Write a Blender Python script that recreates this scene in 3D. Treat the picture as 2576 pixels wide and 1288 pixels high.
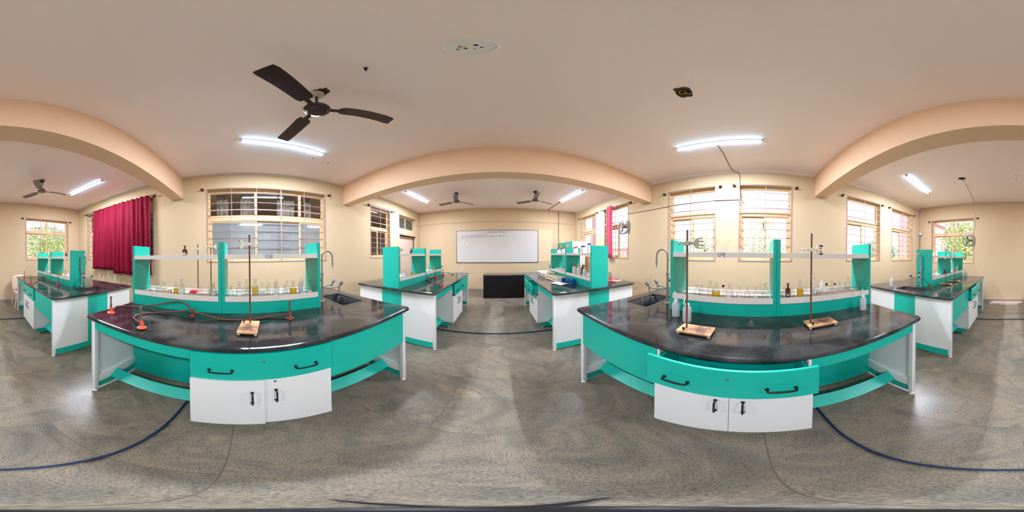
import bpy, bmesh, math, random
from mathutils import Vector, Matrix

# ------------------------------------------------------------------ camera, world, sun, exposure
sc = bpy.context.scene
for o in list(bpy.data.objects):
    bpy.data.objects.remove(o)
EYE = 1.45
YAW, PITCH, ROLL = math.radians(4.8406), math.radians(0.5933), math.radians(0.2229)


def cam_dir(d):
    x, y, z = d
    c, s = math.cos(ROLL), math.sin(ROLL)
    x, z = x * c + z * s, -x * s + z * c
    c, s = math.cos(PITCH), math.sin(PITCH)
    y, z = y * c + z * s, -y * s + z * c
    c, s = math.cos(YAW), math.sin(YAW)
    return Vector((x * c + y * s, -x * s + y * c, z))


cam = bpy.data.cameras.new('panorama_camera')
cam.type = 'PANO'
try:
    cam.cycles.panorama_type = 'EQUIRECTANGULAR'
except Exception:
    cam.panorama_type = 'EQUIRECTANGULAR'
cam.clip_start = 0.01
cam_ob = bpy.data.objects.new('panorama_camera', cam)
sc.collection.objects.link(cam_ob)
rt, up, bk = cam_dir((1, 0, 0)), cam_dir((0, 0, 1)), -cam_dir((0, 1, 0))
cam_ob.matrix_world = Matrix(((rt.x, up.x, bk.x, 0), (rt.y, up.y, bk.y, 0), (rt.z, up.z, bk.z, EYE), (0, 0, 0, 1)))
sc.camera = cam_ob

sc.view_settings.view_transform = 'Standard'
sc.view_settings.look = 'None'
sc.view_settings.exposure = 0.95
sc.view_settings.gamma = 1.0
sc.view_settings.use_curve_mapping = False
try:
    sc.cycles.max_bounces = 8
    sc.cycles.diffuse_bounces = 5
    sc.cycles.glossy_bounces = 4
    sc.cycles.transparent_max_bounces = 40
    sc.cycles.caustics_reflective = False
    sc.cycles.caustics_refractive = False
    sc.cycles.sample_clamp_indirect = 4.0
    sc.cycles.use_denoising = True
except Exception:
    pass

SKY = 0.85        # strength of the daylight sky
SUN = 8.0
TUBE = 60.0       # watts of each ceiling tube's light
w = bpy.data.worlds.new('daylight_sky')
sc.world = w
w.use_nodes = True
nt = w.node_tree
nt.nodes.clear()
wo = nt.nodes.new('ShaderNodeOutputWorld')
bg = nt.nodes.new('ShaderNodeBackground')
tc = nt.nodes.new('ShaderNodeTexCoord')
sx = nt.nodes.new('ShaderNodeSeparateXYZ')
rp = nt.nodes.new('ShaderNodeValToRGB')
rp.color_ramp.elements[0].position = 0.0
rp.color_ramp.elements[0].color = (1.0, 0.97, 0.95, 1)
rp.color_ramp.elements[1].position = 0.6
rp.color_ramp.elements[1].color = (0.86, 0.93, 1.0, 1)
nt.links.new(tc.outputs['Generated'], sx.inputs[0])
nt.links.new(sx.outputs['Z'], rp.inputs[0])
nt.links.new(rp.outputs[0], bg.inputs['Color'])
bg.inputs['Strength'].default_value = SKY
nt.links.new(bg.outputs[0], wo.inputs['Surface'])
sl = bpy.data.lights.new('sun', 'SUN')
sl.energy = SUN
sl.angle = 0.02
sl.color = (1.0, 0.95, 0.86)
so = bpy.data.objects.new('sun', sl)
sc.collection.objects.link(so)
so.rotation_euler = Vector((-0.75, 0.35, 1.5)).to_track_quat('Z', 'Y').to_euler()   # comes from the corridor side, high: it enters no window

# ------------------------------------------------------------------ room numbers (metres)
XL, XR, YF, YB, ZC = -3.282, 3.206, 6.309, -5.179, 3.29
random.seed(7)


# ------------------------------------------------------------------ materials
def lin(c):
    c = c / 255.0
    return c / 12.92 if c <= 0.04045 else ((c + 0.055) / 1.055) ** 2.4


def rgb(r, g, b):
    return (lin(r), lin(g), lin(b), 1.0)


M = {}


def new_mat(name):
    m = bpy.data.materials.new(name)
    m.use_nodes = True
    n = m.node_tree
    n.nodes.clear()
    out = n.nodes.new('ShaderNodeOutputMaterial')
    M[name] = m
    return m, n, out


def principled(name, col, rough=0.5, metal=0.0, spec=0.5, noise=None, bump=None, coat=0.0):
    """noise = (scale, other colour, amount); bump = (scale, strength)"""
    m, n, out = new_mat(name)
    p = n.nodes.new('ShaderNodeBsdfPrincipled')
    p.inputs['Base Color'].default_value = col
    p.inputs['Roughness'].default_value = rough
    p.inputs['Metallic'].default_value = metal
    p.inputs['Specular IOR Level'].default_value = spec
    p.inputs['Coat Weight'].default_value = coat
    n.links.new(p.outputs[0], out.inputs['Surface'])
    if noise or bump:
        t = n.nodes.new('ShaderNodeTexCoord')
    if noise:
        nz = n.nodes.new('ShaderNodeTexNoise')
        nz.inputs['Scale'].default_value = noise[0]
        nz.inputs['Detail'].default_value = 5
        n.links.new(t.outputs['Object'], nz.inputs['Vector'])
        r = n.nodes.new('ShaderNodeValToRGB')
        r.color_ramp.elements[0].position = 0.5 - 0.25
        r.color_ramp.elements[1].position = 0.5 + 0.25
        r.color_ramp.elements[0].color = col
        a = noise[2]
        r.color_ramp.elements[1].color = tuple(col[i] * (1 - a) + noise[1][i] * a for i in range(4))
        n.links.new(nz.outputs['Fac'], r.inputs[0])
        n.links.new(r.outputs[0], p.inputs['Base Color'])
    if bump:
        nb = n.nodes.new('ShaderNodeTexNoise')
        nb.inputs['Scale'].default_value = bump[0]
        n.links.new(t.outputs['Object'], nb.inputs['Vector'])
        b = n.nodes.new('ShaderNodeBump')
        b.inputs['Strength'].default_value = bump[1]
        b.inputs['Distance'].default_value = 0.01
        n.links.new(nb.outputs['Fac'], b.inputs['Height'])
        n.links.new(b.outputs[0], p.inputs['Normal'])
    return m


def thin_glass(name, face, edge, gloss=0.08, body=None, body_amt=0.0, rough=0.02):
    """a thin clear shell: what is behind shows through, more colour and shine where one looks along it"""
    m, n, out = new_mat(name)
    lw = n.nodes.new('ShaderNodeLayerWeight')
    lw.inputs['Blend'].default_value = 0.35
    mc = n.nodes.new('ShaderNodeMix')
    mc.data_type = 'RGBA'
    mc.inputs['A'].default_value = face
    mc.inputs['B'].default_value = edge
    n.links.new(lw.outputs['Facing'], mc.inputs['Factor'])
    tr = n.nodes.new('ShaderNodeBsdfTransparent')
    n.links.new(mc.outputs['Result'], tr.inputs['Color'])
    gl = n.nodes.new('ShaderNodeBsdfGlossy')
    gl.inputs['Roughness'].default_value = rough
    fr = n.nodes.new('ShaderNodeLayerWeight')
    fr.inputs['Blend'].default_value = 0.5
    pw = n.nodes.new('ShaderNodeMath')
    pw.operation = 'POWER'
    pw.inputs[1].default_value = 5.0
    n.links.new(fr.outputs['Facing'], pw.inputs[0])
    ad = n.nodes.new('ShaderNodeMath')
    ad.operation = 'MULTIPLY_ADD'
    ad.inputs[1].default_value = 0.9
    ad.inputs[2].default_value = 0.035 + gloss
    ad.use_clamp = True
    n.links.new(pw.outputs[0], ad.inputs[0])
    mx = n.nodes.new('ShaderNodeMixShader')
    n.links.new(ad.outputs[0], mx.inputs['Fac'])
    last = tr
    if body:
        df = n.nodes.new('ShaderNodeBsdfDiffuse')
        df.inputs['Color'].default_value = body
        tl = n.nodes.new('ShaderNodeBsdfTranslucent')
        tl.inputs['Color'].default_value = body
        m2 = n.nodes.new('ShaderNodeMixShader')
        m2.inputs['Fac'].default_value = 0.5
        n.links.new(df.outputs[0], m2.inputs[1])
        n.links.new(tl.outputs[0], m2.inputs[2])
        m3 = n.nodes.new('ShaderNodeMixShader')
        m3.inputs['Fac'].default_value = body_amt
        n.links.new(tr.outputs[0], m3.inputs[1])
        n.links.new(m2.outputs[0], m3.inputs[2])
        last = m3
    n.links.new(last.outputs[0], mx.inputs[1])
    n.links.new(gl.outputs[0], mx.inputs[2])
    n.links.new(mx.outputs[0], out.inputs['Surface'])
    return m


def emissive(name, col, strength):
    m, n, out = new_mat(name)
    e = n.nodes.new('ShaderNodeEmission')
    e.inputs['Color'].default_value = col
    e.inputs['Strength'].default_value = strength
    n.links.new(e.outputs[0], out.inputs['Surface'])
    return m


principled('wall_paint', rgb(212, 190, 156), 0.75, noise=(0.7, rgb(209, 183, 148), 0.6), spec=0.15)
principled('beam_paint', rgb(240, 203, 170), 0.75, spec=0.2)
principled('white_wall_paint', rgb(238, 232, 222), 0.75, spec=0.2)
principled('ceiling_paint', rgb(250, 236, 230), 0.85, noise=(0.9, rgb(250, 232, 226), 0.6), spec=0.1)
principled('teal_laminate', rgb(8, 186, 166), 0.35, noise=(3.0, rgb(6, 176, 156), 0.6))
principled('white_laminate', rgb(236, 234, 232), 0.35, noise=(2.0, rgb(230, 230, 226), 0.5))
principled('cream_laminate', rgb(235, 228, 220), 0.4)
principled('black_metal', rgb(22, 24, 28), 0.35)
principled('white_plastic', rgb(238, 236, 232), 0.4)
principled('grey_plastic', rgb(128, 130, 136), 0.4)
principled('tap_enamel', rgb(158, 153, 144), 0.35)
principled('steel', rgb(185, 185, 185), 0.3, metal=1.0)
principled('window_frame_paint', rgb(236, 198, 152), 0.5)
principled('grill_paint', rgb(168, 142, 138), 0.55)
principled('fan_brown', rgb(52, 30, 26), 0.3, noise=(2, rgb(40, 22, 18), 0.5))
principled('fan_grey_brown', rgb(98, 80, 74), 0.4)
principled('bracket_wood', rgb(110, 62, 44), 0.4)
principled('bracket_dark', rgb(50, 32, 30), 0.35)
principled('rod_metal', rgb(90, 80, 78), 0.35, metal=0.6)
principled('maroon_cloth', rgb(128, 6, 42), 0.75, noise=(3, rgb(112, 3, 32), 0.5), spec=0.2)
principled('pink_cloth', rgb(232, 88, 126), 0.8, noise=(30, rgb(240, 120, 150), 0.8))
principled('lace_cloth', rgb(225, 170, 170), 0.8, noise=(40, rgb(170, 70, 90), 1.0))
principled('orange_plastic', rgb(226, 88, 58), 0.4)
principled('red_plastic', rgb(196, 48, 50), 0.4)
principled('rusty_red', rgb(160, 84, 62), 0.7, noise=(60, rgb(110, 70, 55), 0.8))
principled('burner_metal', rgb(128, 118, 106), 0.4, metal=0.4, noise=(40, rgb(92, 92, 78), 0.6))
principled('rubber_tube', rgb(142, 84, 68), 0.6, noise=(25, rgb(110, 66, 56), 0.7))
principled('rod_rust', rgb(128, 74, 60), 0.6, noise=(20, rgb(96, 56, 48), 0.8))
principled('clamp_paint', rgb(226, 220, 196), 0.5)
principled('clamp_grey', rgb(176, 168, 150), 0.5)
principled('clamp_red', rgb(200, 60, 80), 0.5)
principled('tub_plastic', rgb(236, 230, 208), 0.4)
principled('rack_blue', rgb(10, 100, 190), 0.35)
principled('paper', rgb(236, 232, 238), 0.8)
principled('hose_blue', rgb(14, 44, 76), 0.45)
principled('desk_black', rgb(12, 7, 9), 0.55, noise=(8, rgb(20, 12, 12), 0.7), spec=0.25)
principled('desk_top', rgb(120, 105, 95), 0.4)
principled('door_leaf', rgb(214, 190, 176), 0.5)
principled('door_frame', rgb(120, 70, 52), 0.5)
principled('board_white', rgb(212, 208, 206), 0.12, coat=0.3)
principled('board_frame', rgb(120, 118, 120), 0.35, metal=0.7)
principled('marker_grey', rgb(135, 132, 138), 0.8)
principled('marker_blue', rgb(36, 84, 150), 0.8)
principled('conduit_white', rgb(222, 208, 196), 0.5)
principled('cable_black', rgb(40, 36, 34), 0.6)
principled('skirting_stone', rgb(160, 152, 142), 0.5, noise=(120, rgb(120, 115, 108), 0.9))
principled('pink_wash', rgb(222, 172, 184), 0.8)
principled('green_wash', rgb(70, 130, 110), 0.8)
principled('ground_earth', rgb(178, 160, 135), 0.9, noise=(1, rgb(150, 150, 110), 0.8))
principled('bark', rgb(110, 90, 70), 0.9)
principled('leaf_green', rgb(128, 158, 104), 0.7, noise=(2, rgb(190, 196, 100), 0.9))
principled('leaf_haze_pale', rgb(176, 192, 180), 0.7, noise=(2, rgb(214, 212, 160), 0.9))  # washed-out look of the bright outdoors put into the leaf colour
principled('bark_pale', rgb(176, 166, 176), 0.8)
principled('leaf_haze_blue', rgb(138, 164, 164), 0.7, noise=(2, rgb(156, 184, 160), 0.9))  # bluish distance haze painted into the leaf colour
principled('kraft_paper', rgb(206, 176, 146), 0.85)
principled('cardboard', rgb(190, 125, 78), 0.8, noise=(8, rgb(150, 90, 55), 0.8))
principled('concrete_dark', rgb(88, 74, 66), 0.95, noise=(40, rgb(60, 48, 42), 0.9))
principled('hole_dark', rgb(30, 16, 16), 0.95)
principled('yellow_wire', rgb(230, 170, 40), 0.5)
principled('cap_red', rgb(206, 36, 60), 0.4)
principled('cap_blue', rgb(40, 74, 120), 0.4)
principled('cap_light_blue', rgb(50, 122, 180), 0.4)
principled('cap_yellow', rgb(244, 182, 40), 0.4)
principled('jar_plastic', rgb(228, 224, 226), 0.4)
principled('jar_dark', rgb(30, 26, 34), 0.3)
principled('amber_plastic', rgb(112, 60, 40), 0.3)
principled('label_paper', rgb(236, 236, 240), 0.8, noise=(90, rgb(180, 182, 196), 0.8))
principled('chair_plastic', rgb(224, 200, 186), 0.4)
principled('dust_green', rgb(40, 120, 60), 0.5)
principled('tripod_black', rgb(14, 13, 15), 0.4)
principled('frosted_pane', rgb(132, 140, 142), 0.06, spec=0.9, coat=0.6)
principled('corridor_paint', rgb(200, 186, 172), 0.8)
principled('sink_black', rgb(12, 14, 19), 0.4, noise=(18, rgb(48, 52, 62), 0.6))
thin_glass('window_glass', (0.93, 0.96, 0.98, 1), (0.8, 0.85, 0.88, 1), gloss=0.0)
thin_glass('indoor_glass', (0.90, 0.89, 0.87, 1), (0.75, 0.75, 0.74, 1), gloss=0.03)
thin_glass('clear_glass', (0.99, 0.995, 0.99, 1), (0.79, 0.86, 0.84, 1), gloss=0.05, body=rgb(240, 246, 246), body_amt=0.02)
thin_glass('green_glass', (0.94, 0.98, 0.96, 1), (0.52, 0.74, 0.64, 1), gloss=0.03)
thin_glass('amber_glass', (0.42, 0.14, 0.03, 1), (0.10, 0.03, 0.01, 1), gloss=0.06)
thin_glass('clear_liquid', (0.98, 0.99, 0.99, 1), (0.90, 0.93, 0.93, 1), gloss=0.0, body=rgb(248, 250, 250), body_amt=0.09)
thin_glass('yellow_liquid', (1.0, 0.88, 0.15, 1), (1.0, 0.78, 0.06, 1), gloss=0.0, body=rgb(255, 222, 10), body_amt=0.6)
thin_glass('wash_plastic', (0.93, 0.94, 0.95, 1), (0.85, 0.87, 0.9, 1), gloss=0.02, body=rgb(246, 248, 250), body_amt=0.68, rough=0.2)
emissive('tube_light', (0.80, 0.88, 1.0, 1), 9.0)
emissive('tube_side_glow', (0.36, 0.66, 1.0, 1), 14.0)


def tex_setup(n):
    t = n.nodes.new('ShaderNodeTexCoord')
    return t


def granite_top():
    m, n, out = new_mat('black_granite')
    p = n.nodes.new('ShaderNodeBsdfPrincipled')
    n.links.new(p.outputs[0], out.inputs['Surface'])
    t = tex_setup(n)
    a = n.nodes.new('ShaderNodeTexNoise'); a.inputs['Scale'].default_value = 380; a.inputs['Detail'].default_value = 2
    b = n.nodes.new('ShaderNodeTexNoise'); b.inputs['Scale'].default_value = 4; b.inputs['Detail'].default_value = 6; b.inputs['Distortion'].default_value = 1.0
    for q in (a, b):
        n.links.new(t.outputs['Object'], q.inputs['Vector'])
    ra = n.nodes.new('ShaderNodeValToRGB')
    ra.color_ramp.elements[0].position = 0.50; ra.color_ramp.elements[0].color = (0.012, 0.013, 0.014, 1)
    ra.color_ramp.elements[1].position = 0.72; ra.color_ramp.elements[1].color = (0.06, 0.06, 0.06, 1)
    n.links.new(a.outputs['Fac'], ra.inputs[0])
    rb = n.nodes.new('ShaderNodeValToRGB')
    rb.color_ramp.elements[0].position = 0.45; rb.color_ramp.elements[0].color = (0.0, 0.0, 0.0, 1)
    rb.color_ramp.elements[1].position = 0.75; rb.color_ramp.elements[1].color = (0.06, 0.062, 0.06, 1)
    n.links.new(b.outputs['Fac'], rb.inputs[0])
    ad = n.nodes.new('ShaderNodeMix'); ad.data_type = 'RGBA'; ad.blend_type = 'ADD'; ad.inputs['Factor'].default_value = 1
    n.links.new(ra.outputs[0], ad.inputs['A']); n.links.new(rb.outputs[0], ad.inputs['B'])
    n.links.new(ad.outputs['Result'], p.inputs['Base Color'])
    mr = n.nodes.new('ShaderNodeMapRange')
    mr.inputs['From Min'].default_value = 0.3; mr.inputs['From Max'].default_value = 0.7
    mr.inputs['To Min'].default_value = 0.05; mr.inputs['To Max'].default_value = 0.16
    n.links.new(b.outputs['Fac'], mr.inputs['Value'])
    n.links.new(mr.outputs[0], p.inputs['Roughness'])
    p.inputs['Specular IOR Level'].default_value = 0.55


granite_top()


def floor_mat():
    m, n, out = new_mat('floor_granite')
    p = n.nodes.new('ShaderNodeBsdfPrincipled')
    n.links.new(p.outputs[0], out.inputs['Surface'])
    t = tex_setup(n)

    def noise(scale, detail=4, dist=0.0, vec=None, rough=0.5):
        q = n.nodes.new('ShaderNodeTexNoise')
        q.inputs['Scale'].default_value = scale
        q.inputs['Detail'].default_value = detail
        q.inputs['Distortion'].default_value = dist
        q.inputs['Roughness'].default_value = rough
        n.links.new(vec or t.outputs['Object'], q.inputs['Vector'])
        return q

    def ramp(src, stops):
        r = n.nodes.new('ShaderNodeValToRGB')
        e = r.color_ramp.elements
        e[0].position, e[0].color = stops[0]
        e[1].position, e[1].color = stops[-1]
        for s in stops[1:-1]:
            x = e.new(s[0]); x.color = s[1]
        n.links.new(src, r.inputs[0])
        return r

    def mix(a, b, mode, fac=1.0, facsock=None):
        q = n.nodes.new('ShaderNodeMix'); q.data_type = 'RGBA'; q.blend_type = mode
        q.inputs['Factor'].default_value = fac
        if facsock:
            n.links.new(facsock, q.inputs['Factor'])
        for s, k in ((a, 'A'), (b, 'B')):
            if hasattr(s, 'default_value') or hasattr(s, 'links'):
                n.links.new(s, q.inputs[k])
            else:
                q.inputs[k].default_value = s
        return q.outputs['Result']

    # slabs: joints run across the room; each slab has its own cast and its own veining
    mp = n.nodes.new('ShaderNodeMapping')
    mp.inputs['Location'].default_value = (0.35, 0.06, 0)
    n.links.new(t.outputs['Object'], mp.inputs['Vector'])
    br = n.nodes.new('ShaderNodeTexBrick')
    br.inputs['Scale'].default_value = 1.0
    br.inputs['Brick Width'].default_value = 2.3
    br.inputs['Row Height'].default_value = 0.785
    br.inputs['Mortar Size'].default_value = 0.003
    br.inputs['Mortar Smooth'].default_value = 0.3
    br.inputs['Color1'].default_value = (0.0, 0.0, 0.0, 1)
    br.inputs['Color2'].default_value = (1, 1, 1, 1)
    br.inputs['Mortar'].default_value = (0.5, 0.5, 0.5, 1)
    n.links.new(mp.outputs[0], br.inputs['Vector'])
    off = n.nodes.new('ShaderNodeVectorMath'); off.operation = 'MULTIPLY_ADD'
    off.inputs[1].default_value = (3.0, 5.0, 2.0)
    n.links.new(br.outputs['Color'], off.inputs[0])
    n.links.new(t.outputs['Object'], off.inputs[2])
    sw = noise(1.3, 6, 2.2, off.outputs[0], 0.55)
    base = ramp(sw.outputs['Fac'], [(0.28, rgb(104, 101, 93)), (0.43, rgb(126, 120, 109)), (0.52, rgb(144, 133, 117)), (0.60, rgb(126, 120, 110)), (0.72, rgb(160, 147, 127))])
    vein = noise(2.2, 7, 3.0, off.outputs[0], 0.6)
    vr = ramp(vein.outputs['Fac'], [(0.485, (1, 1, 1, 1)), (0.50, (0.62, 0.64, 0.62, 1)), (0.515, (1, 1, 1, 1))])
    c = mix(base.outputs[0], vr.outputs[0], 'MULTIPLY', 0.8)
    sp = noise(125, 3, 0, None, 0.8)
    sr = ramp(sp.outputs['Fac'], [(0.38, (0.40, 0.40, 0.39, 1)), (0.5, (1, 1, 1, 1)), (0.62, (1.35, 1.32, 1.27, 1))])
    c = mix(c, sr.outputs[0], 'MULTIPLY', 0.85)
    tint = ramp(br.outputs['Color'], [(0.0, (0.94, 0.95, 0.95, 1)), (1.0, (1.05, 1.03, 0.99, 1))])
    c = mix(c, tint.outputs[0], 'MULTIPLY', 1.0)
    c = mix(c, rgb(104, 96, 84), 'MIX', 0.0, br.outputs['Fac'])
    n.links.new(c, p.inputs['Base Color'])
    mr = n.nodes.new('ShaderNodeMapRange')
    mr.inputs['To Min'].default_value = 0.22; mr.inputs['To Max'].default_value = 0.42
    n.links.new(sw.outputs['Fac'], mr.inputs['Value'])
    n.links.new(mr.outputs[0], p.inputs['Roughness'])
    p.inputs['Specular IOR Level'].default_value = 0.45


floor_mat()


def printed(name, base, ink, scale, amount):
    """paper with small marks in rows"""
    m, n, out = new_mat(name)
    p = n.nodes.new('ShaderNodeBsdfPrincipled')
    p.inputs['Roughness'].default_value = 0.85
    n.links.new(p.outputs[0], out.inputs['Surface'])
    t = tex_setup(n)
    v = n.nodes.new('ShaderNodeTexVoronoi'); v.inputs['Scale'].default_value = scale
    n.links.new(t.outputs['Object'], v.inputs['Vector'])
    r = n.nodes.new('ShaderNodeValToRGB')
    r.color_ramp.elements[0].position = 0.25; r.color_ramp.elements[0].color = ink
    r.color_ramp.elements[1].position = 0.25 + amount; r.color_ramp.elements[1].color = base
    n.links.new(v.outputs['Distance'], r.inputs[0])
    n.links.new(r.outputs[0], p.inputs['Base Color'])


printed('newspaper', rgb(222, 208, 196), rgb(168, 96, 92), 60, 0.3)
printed('stained_cream', rgb(232, 200, 160), rgb(120, 60, 40), 14, 0.5)
printed('leaf_curtain', rgb(176, 172, 160), rgb(84, 82, 74), 1, 0.06)
_n = M['leaf_curtain'].node_tree
_v = [q for q in _n.nodes if q.type == 'TEX_VORONOI'][0]
_t = [q for q in _n.nodes if q.type == 'TEX_COORD'][0]
_m = _n.nodes.new('ShaderNodeMapping')
_m.inputs['Rotation'].default_value = (0.6, 0, 0)
_m.inputs['Scale'].default_value = (1.0, 26.0, 8.0)
_n.links.new(_t.outputs['Object'], _m.inputs['Vector'])
_n.links.new(_m.outputs[0], _v.inputs['Vector'])


def stained_plate():
    m, n, out = new_mat('rust_stained_plate')
    p = n.nodes.new('ShaderNodeBsdfPrincipled')
    p.inputs['Roughness'].default_value = 0.6
    n.links.new(p.outputs[0], out.inputs['Surface'])
    t = tex_setup(n)
    nz = n.nodes.new('ShaderNodeTexNoise'); nz.inputs['Scale'].default_value = 34; nz.inputs['Detail'].default_value = 8; nz.inputs['Roughness'].default_value = 0.75
    n.links.new(t.outputs['Object'], nz.inputs['Vector'])
    # a burnt ring round the spot (0.03, 0) of the plate
    mp = n.nodes.new('ShaderNodeMapping'); mp.inputs['Location'].default_value = (0.03, 0, 0)
    n.links.new(t.outputs['Object'], mp.inputs['Vector'])
    ln = n.nodes.new('ShaderNodeVectorMath'); ln.operation = 'LENGTH'
    n.links.new(mp.outputs[0], ln.inputs[0])
    ml = n.nodes.new('ShaderNodeMath'); ml.operation = 'MULTIPLY_ADD'; ml.inputs[1].default_value = 4.0
    n.links.new(ln.outputs['Value'], ml.inputs[0]); n.links.new(nz.outputs['Fac'], ml.inputs[2])
    r = n.nodes.new('ShaderNodeValToRGB')
    e = r.color_ramp.elements
    e[0].position = 0.55; e[0].color = rgb(96, 66, 54)
    e[1].position = 1.0; e[1].color = rgb(214, 176, 124)
    x = e.new(0.72); x.color = rgb(150, 106, 76)
    x = e.new(0.84); x.color = rgb(196, 146, 96)
    n.links.new(ml.outputs[0], r.inputs[0])
    n.links.new(r.outputs[0], p.inputs['Base Color'])


stained_plate()


# ------------------------------------------------------------------ mesh helpers
def catmull(pts, n=8):
    P = [Vector(p) for p in pts]
    if len(P) < 3:
        return P
    out = []
    E = [2 * P[0] - P[1]] + P + [2 * P[-1] - P[-2]]
    for i in range(1, len(E) - 2):
        for k in range(n):
            t = k / n
            a, b, c, d = E[i - 1], E[i], E[i + 1], E[i + 2]
            out.append(0.5 * ((2 * b) + (c - a) * t + (2 * a - 5 * b + 4 * c - d) * t * t + (3 * b - a - 3 * c + d) * t ** 3))
    out.append(P[-1])
    return out


def rrect(x0, x1, y0, y1, r, n=6):
    """rounded rectangle, counter-clockwise"""
    r = max(r, 1e-4)
    out = []
    for cx, cy, a0 in ((x1 - r, y1 - r, 0), (x0 + r, y1 - r, 90), (x0 + r, y0 + r, 180), (x1 - r, y0 + r, 270)):
        for k in range(n + 1):
            a = math.radians(a0 + 90 * k / n)
            out.append((cx + r * math.cos(a), cy + r * math.sin(a)))
    return out


class MB:
    def __init__(self):
        self.bm = bmesh.new()

    def box(self, x0, x1, y0, y1, z0, z1, bev=0.0):
        x0, x1 = min(x0, x1), max(x0, x1)
        y0, y1 = min(y0, y1), max(y0, y1)
        z0, z1 = min(z0, z1), max(z0, z1)
        v = [self.bm.verts.new(c) for c in ((x0, y0, z0), (x1, y0, z0), (x1, y1, z0), (x0, y1, z0), (x0, y0, z1), (x1, y0, z1), (x1, y1, z1), (x0, y1, z1))]
        f = [self.bm.faces.new([v[i] for i in q]) for q in ((3, 2, 1, 0), (4, 5, 6, 7), (0, 1, 5, 4), (1, 2, 6, 5), (2, 3, 7, 6), (3, 0, 4, 7))]
        if bev > 0:
            es = list({e for a in f for e in a.edges})
            bmesh.ops.bevel(self.bm, geom=es, offset=bev, segments=2, profile=0.6, affect='EDGES')
        return self

    def hexa(self, c):
        """eight corners: four below then four above, same order"""
        v = [self.bm.verts.new(p) for p in c]
        for q in ((3, 2, 1, 0), (4, 5, 6, 7), (0, 1, 5, 4), (1, 2, 6, 5), (2, 3, 7, 6), (3, 0, 4, 7)):
            self.bm.faces.new([v[i] for i in q])
        return self

    def tube(self, pts, r, n=10, smooth=False, cap=True, radii=None):
        P = catmull(pts, 8) if smooth else [Vector(p) for p in pts]
        if radii and smooth:
            radii = None
        rings = []
        prev = None
        for i, p in enumerate(P):
            if i == 0:
                t = P[1] - P[0]
            elif i == len(P) - 1:
                t = P[-1] - P[-2]
            else:
                t = (P[i + 1] - P[i]).normalized() + (P[i] - P[i - 1]).normalized()
            if t.length < 1e-9:
                t = Vector((0, 0, 1))
            t.normalize()
            if prev is None:
                a = Vector((0, 0, 1)) if abs(t.z) < 0.9 else Vector((1, 0, 0))
                u = t.cross(a).normalized()
            else:
                u = (prev - t * prev.dot(t))
                u = u.normalized() if u.length > 1e-6 else t.orthogonal().normalized()
            prev = u
            w_ = t.cross(u)
            rr = radii[i] if radii else r
            rings.append([self.bm.verts.new(p + (u * math.cos(2 * math.pi * k / n) + w_ * math.sin(2 * math.pi * k / n)) * rr) for k in range(n)])
        for a, b in zip(rings, rings[1:]):
            for k in range(n):
                self.bm.faces.new((a[k], a[(k + 1) % n], b[(k + 1) % n], b[k]))
        if cap:
            self.bm.faces.new(list(reversed(rings[0])))
            self.bm.faces.new(rings[-1])
        return self

    def lathe(self, prof, n=24, at=(0, 0, 0), axis=None, close=True):
        """prof: (radius, height) pairs upwards; axis: direction of the height"""
        q = Vector(axis or (0, 0, 1)).normalized().to_track_quat('Z', 'Y').to_matrix()
        at = Vector(at)
        rings = []
        for r, h in prof:
            if r < 1e-5:
                rings.append([self.bm.verts.new(at + q @ Vector((0, 0, h)))])
            else:
                rings.append([self.bm.verts.new(at + q @ Vector((r * math.cos(2 * math.pi * k / n), r * math.sin(2 * math.pi * k / n), h))) for k in range(n)])
        for a, b in zip(rings, rings[1:]):
            if len(a) == 1 and len(b) == 1:
                continue
            for k in range(n):
                if len(a) == 1:
                    self.bm.faces.new((a[0], b[(k + 1) % n], b[k]))
                elif len(b) == 1:
                    self.bm.faces.new((a[k], a[(k + 1) % n], b[0]))
                else:
                    self.bm.faces.new((a[k], a[(k + 1) % n], b[(k + 1) % n], b[k]))
        if close:
            if len(rings[0]) > 1:
                self.bm.faces.new(list(reversed(rings[0])))
            if len(rings[-1]) > 1:
                self.bm.faces.new(rings[-1])
        return self

    def prism(self, loop, z0, z1, mat=None):
        mat = mat or Matrix()
        a = [self.bm.verts.new(mat @ Vector((x, y, z0))) for x, y in loop]
        b = [self.bm.verts.new(mat @ Vector((x, y, z1))) for x, y in loop]
        n = len(loop)
        for k in range(n):
            self.bm.faces.new((a[k], a[(k + 1) % n], b[(k + 1) % n], b[k]))
        self.bm.faces.new(list(reversed(a)))
        self.bm.faces.new(b)
        return self

    def grid(self, fn, nu, nv):
        v = [[self.bm.verts.new(fn(i / nu, j / nv)) for j in range(nv + 1)] for i in range(nu + 1)]
        for i in range(nu):
            for j in range(nv):
                self.bm.faces.new((v[i][j], v[i + 1][j], v[i + 1][j + 1], v[i][j + 1]))
        return self

    def build(self, name, mat, parent=None, smooth=30, normals=True):
        if normals:
            bmesh.ops.recalc_face_normals(self.bm, faces=self.bm.faces)
        me = bpy.data.meshes.new(name)
        self.bm.to_mesh(me)
        self.bm.free()
        if smooth:
            me.shade_smooth()
            me.set_sharp_from_angle(angle=math.radians(smooth))
        me.materials.append(M[mat])
        o = bpy.data.objects.new(name, me)
        sc.collection.objects.link(o)
        if parent:
            o.parent = parent
        return o


def empty(name, loc=(0, 0, 0), rz=0.0):
    o = bpy.data.objects.new(name, None)
    o.empty_display_size = 0.05
    sc.collection.objects.link(o)
    o.location = loc
    o.rotation_euler = (0, 0, rz)
    return o


def tag(o, label, cat, group=None):
    o['label'] = label
    o['category'] = cat
    if group:
        o['group'] = group
    return o


def struct(o, label=None):
    o['kind'] = 'structure'
    if label:
        o['label'] = label
    return o


def children(o):
    return [c for c in bpy.data.objects if c.parent == o]


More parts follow.
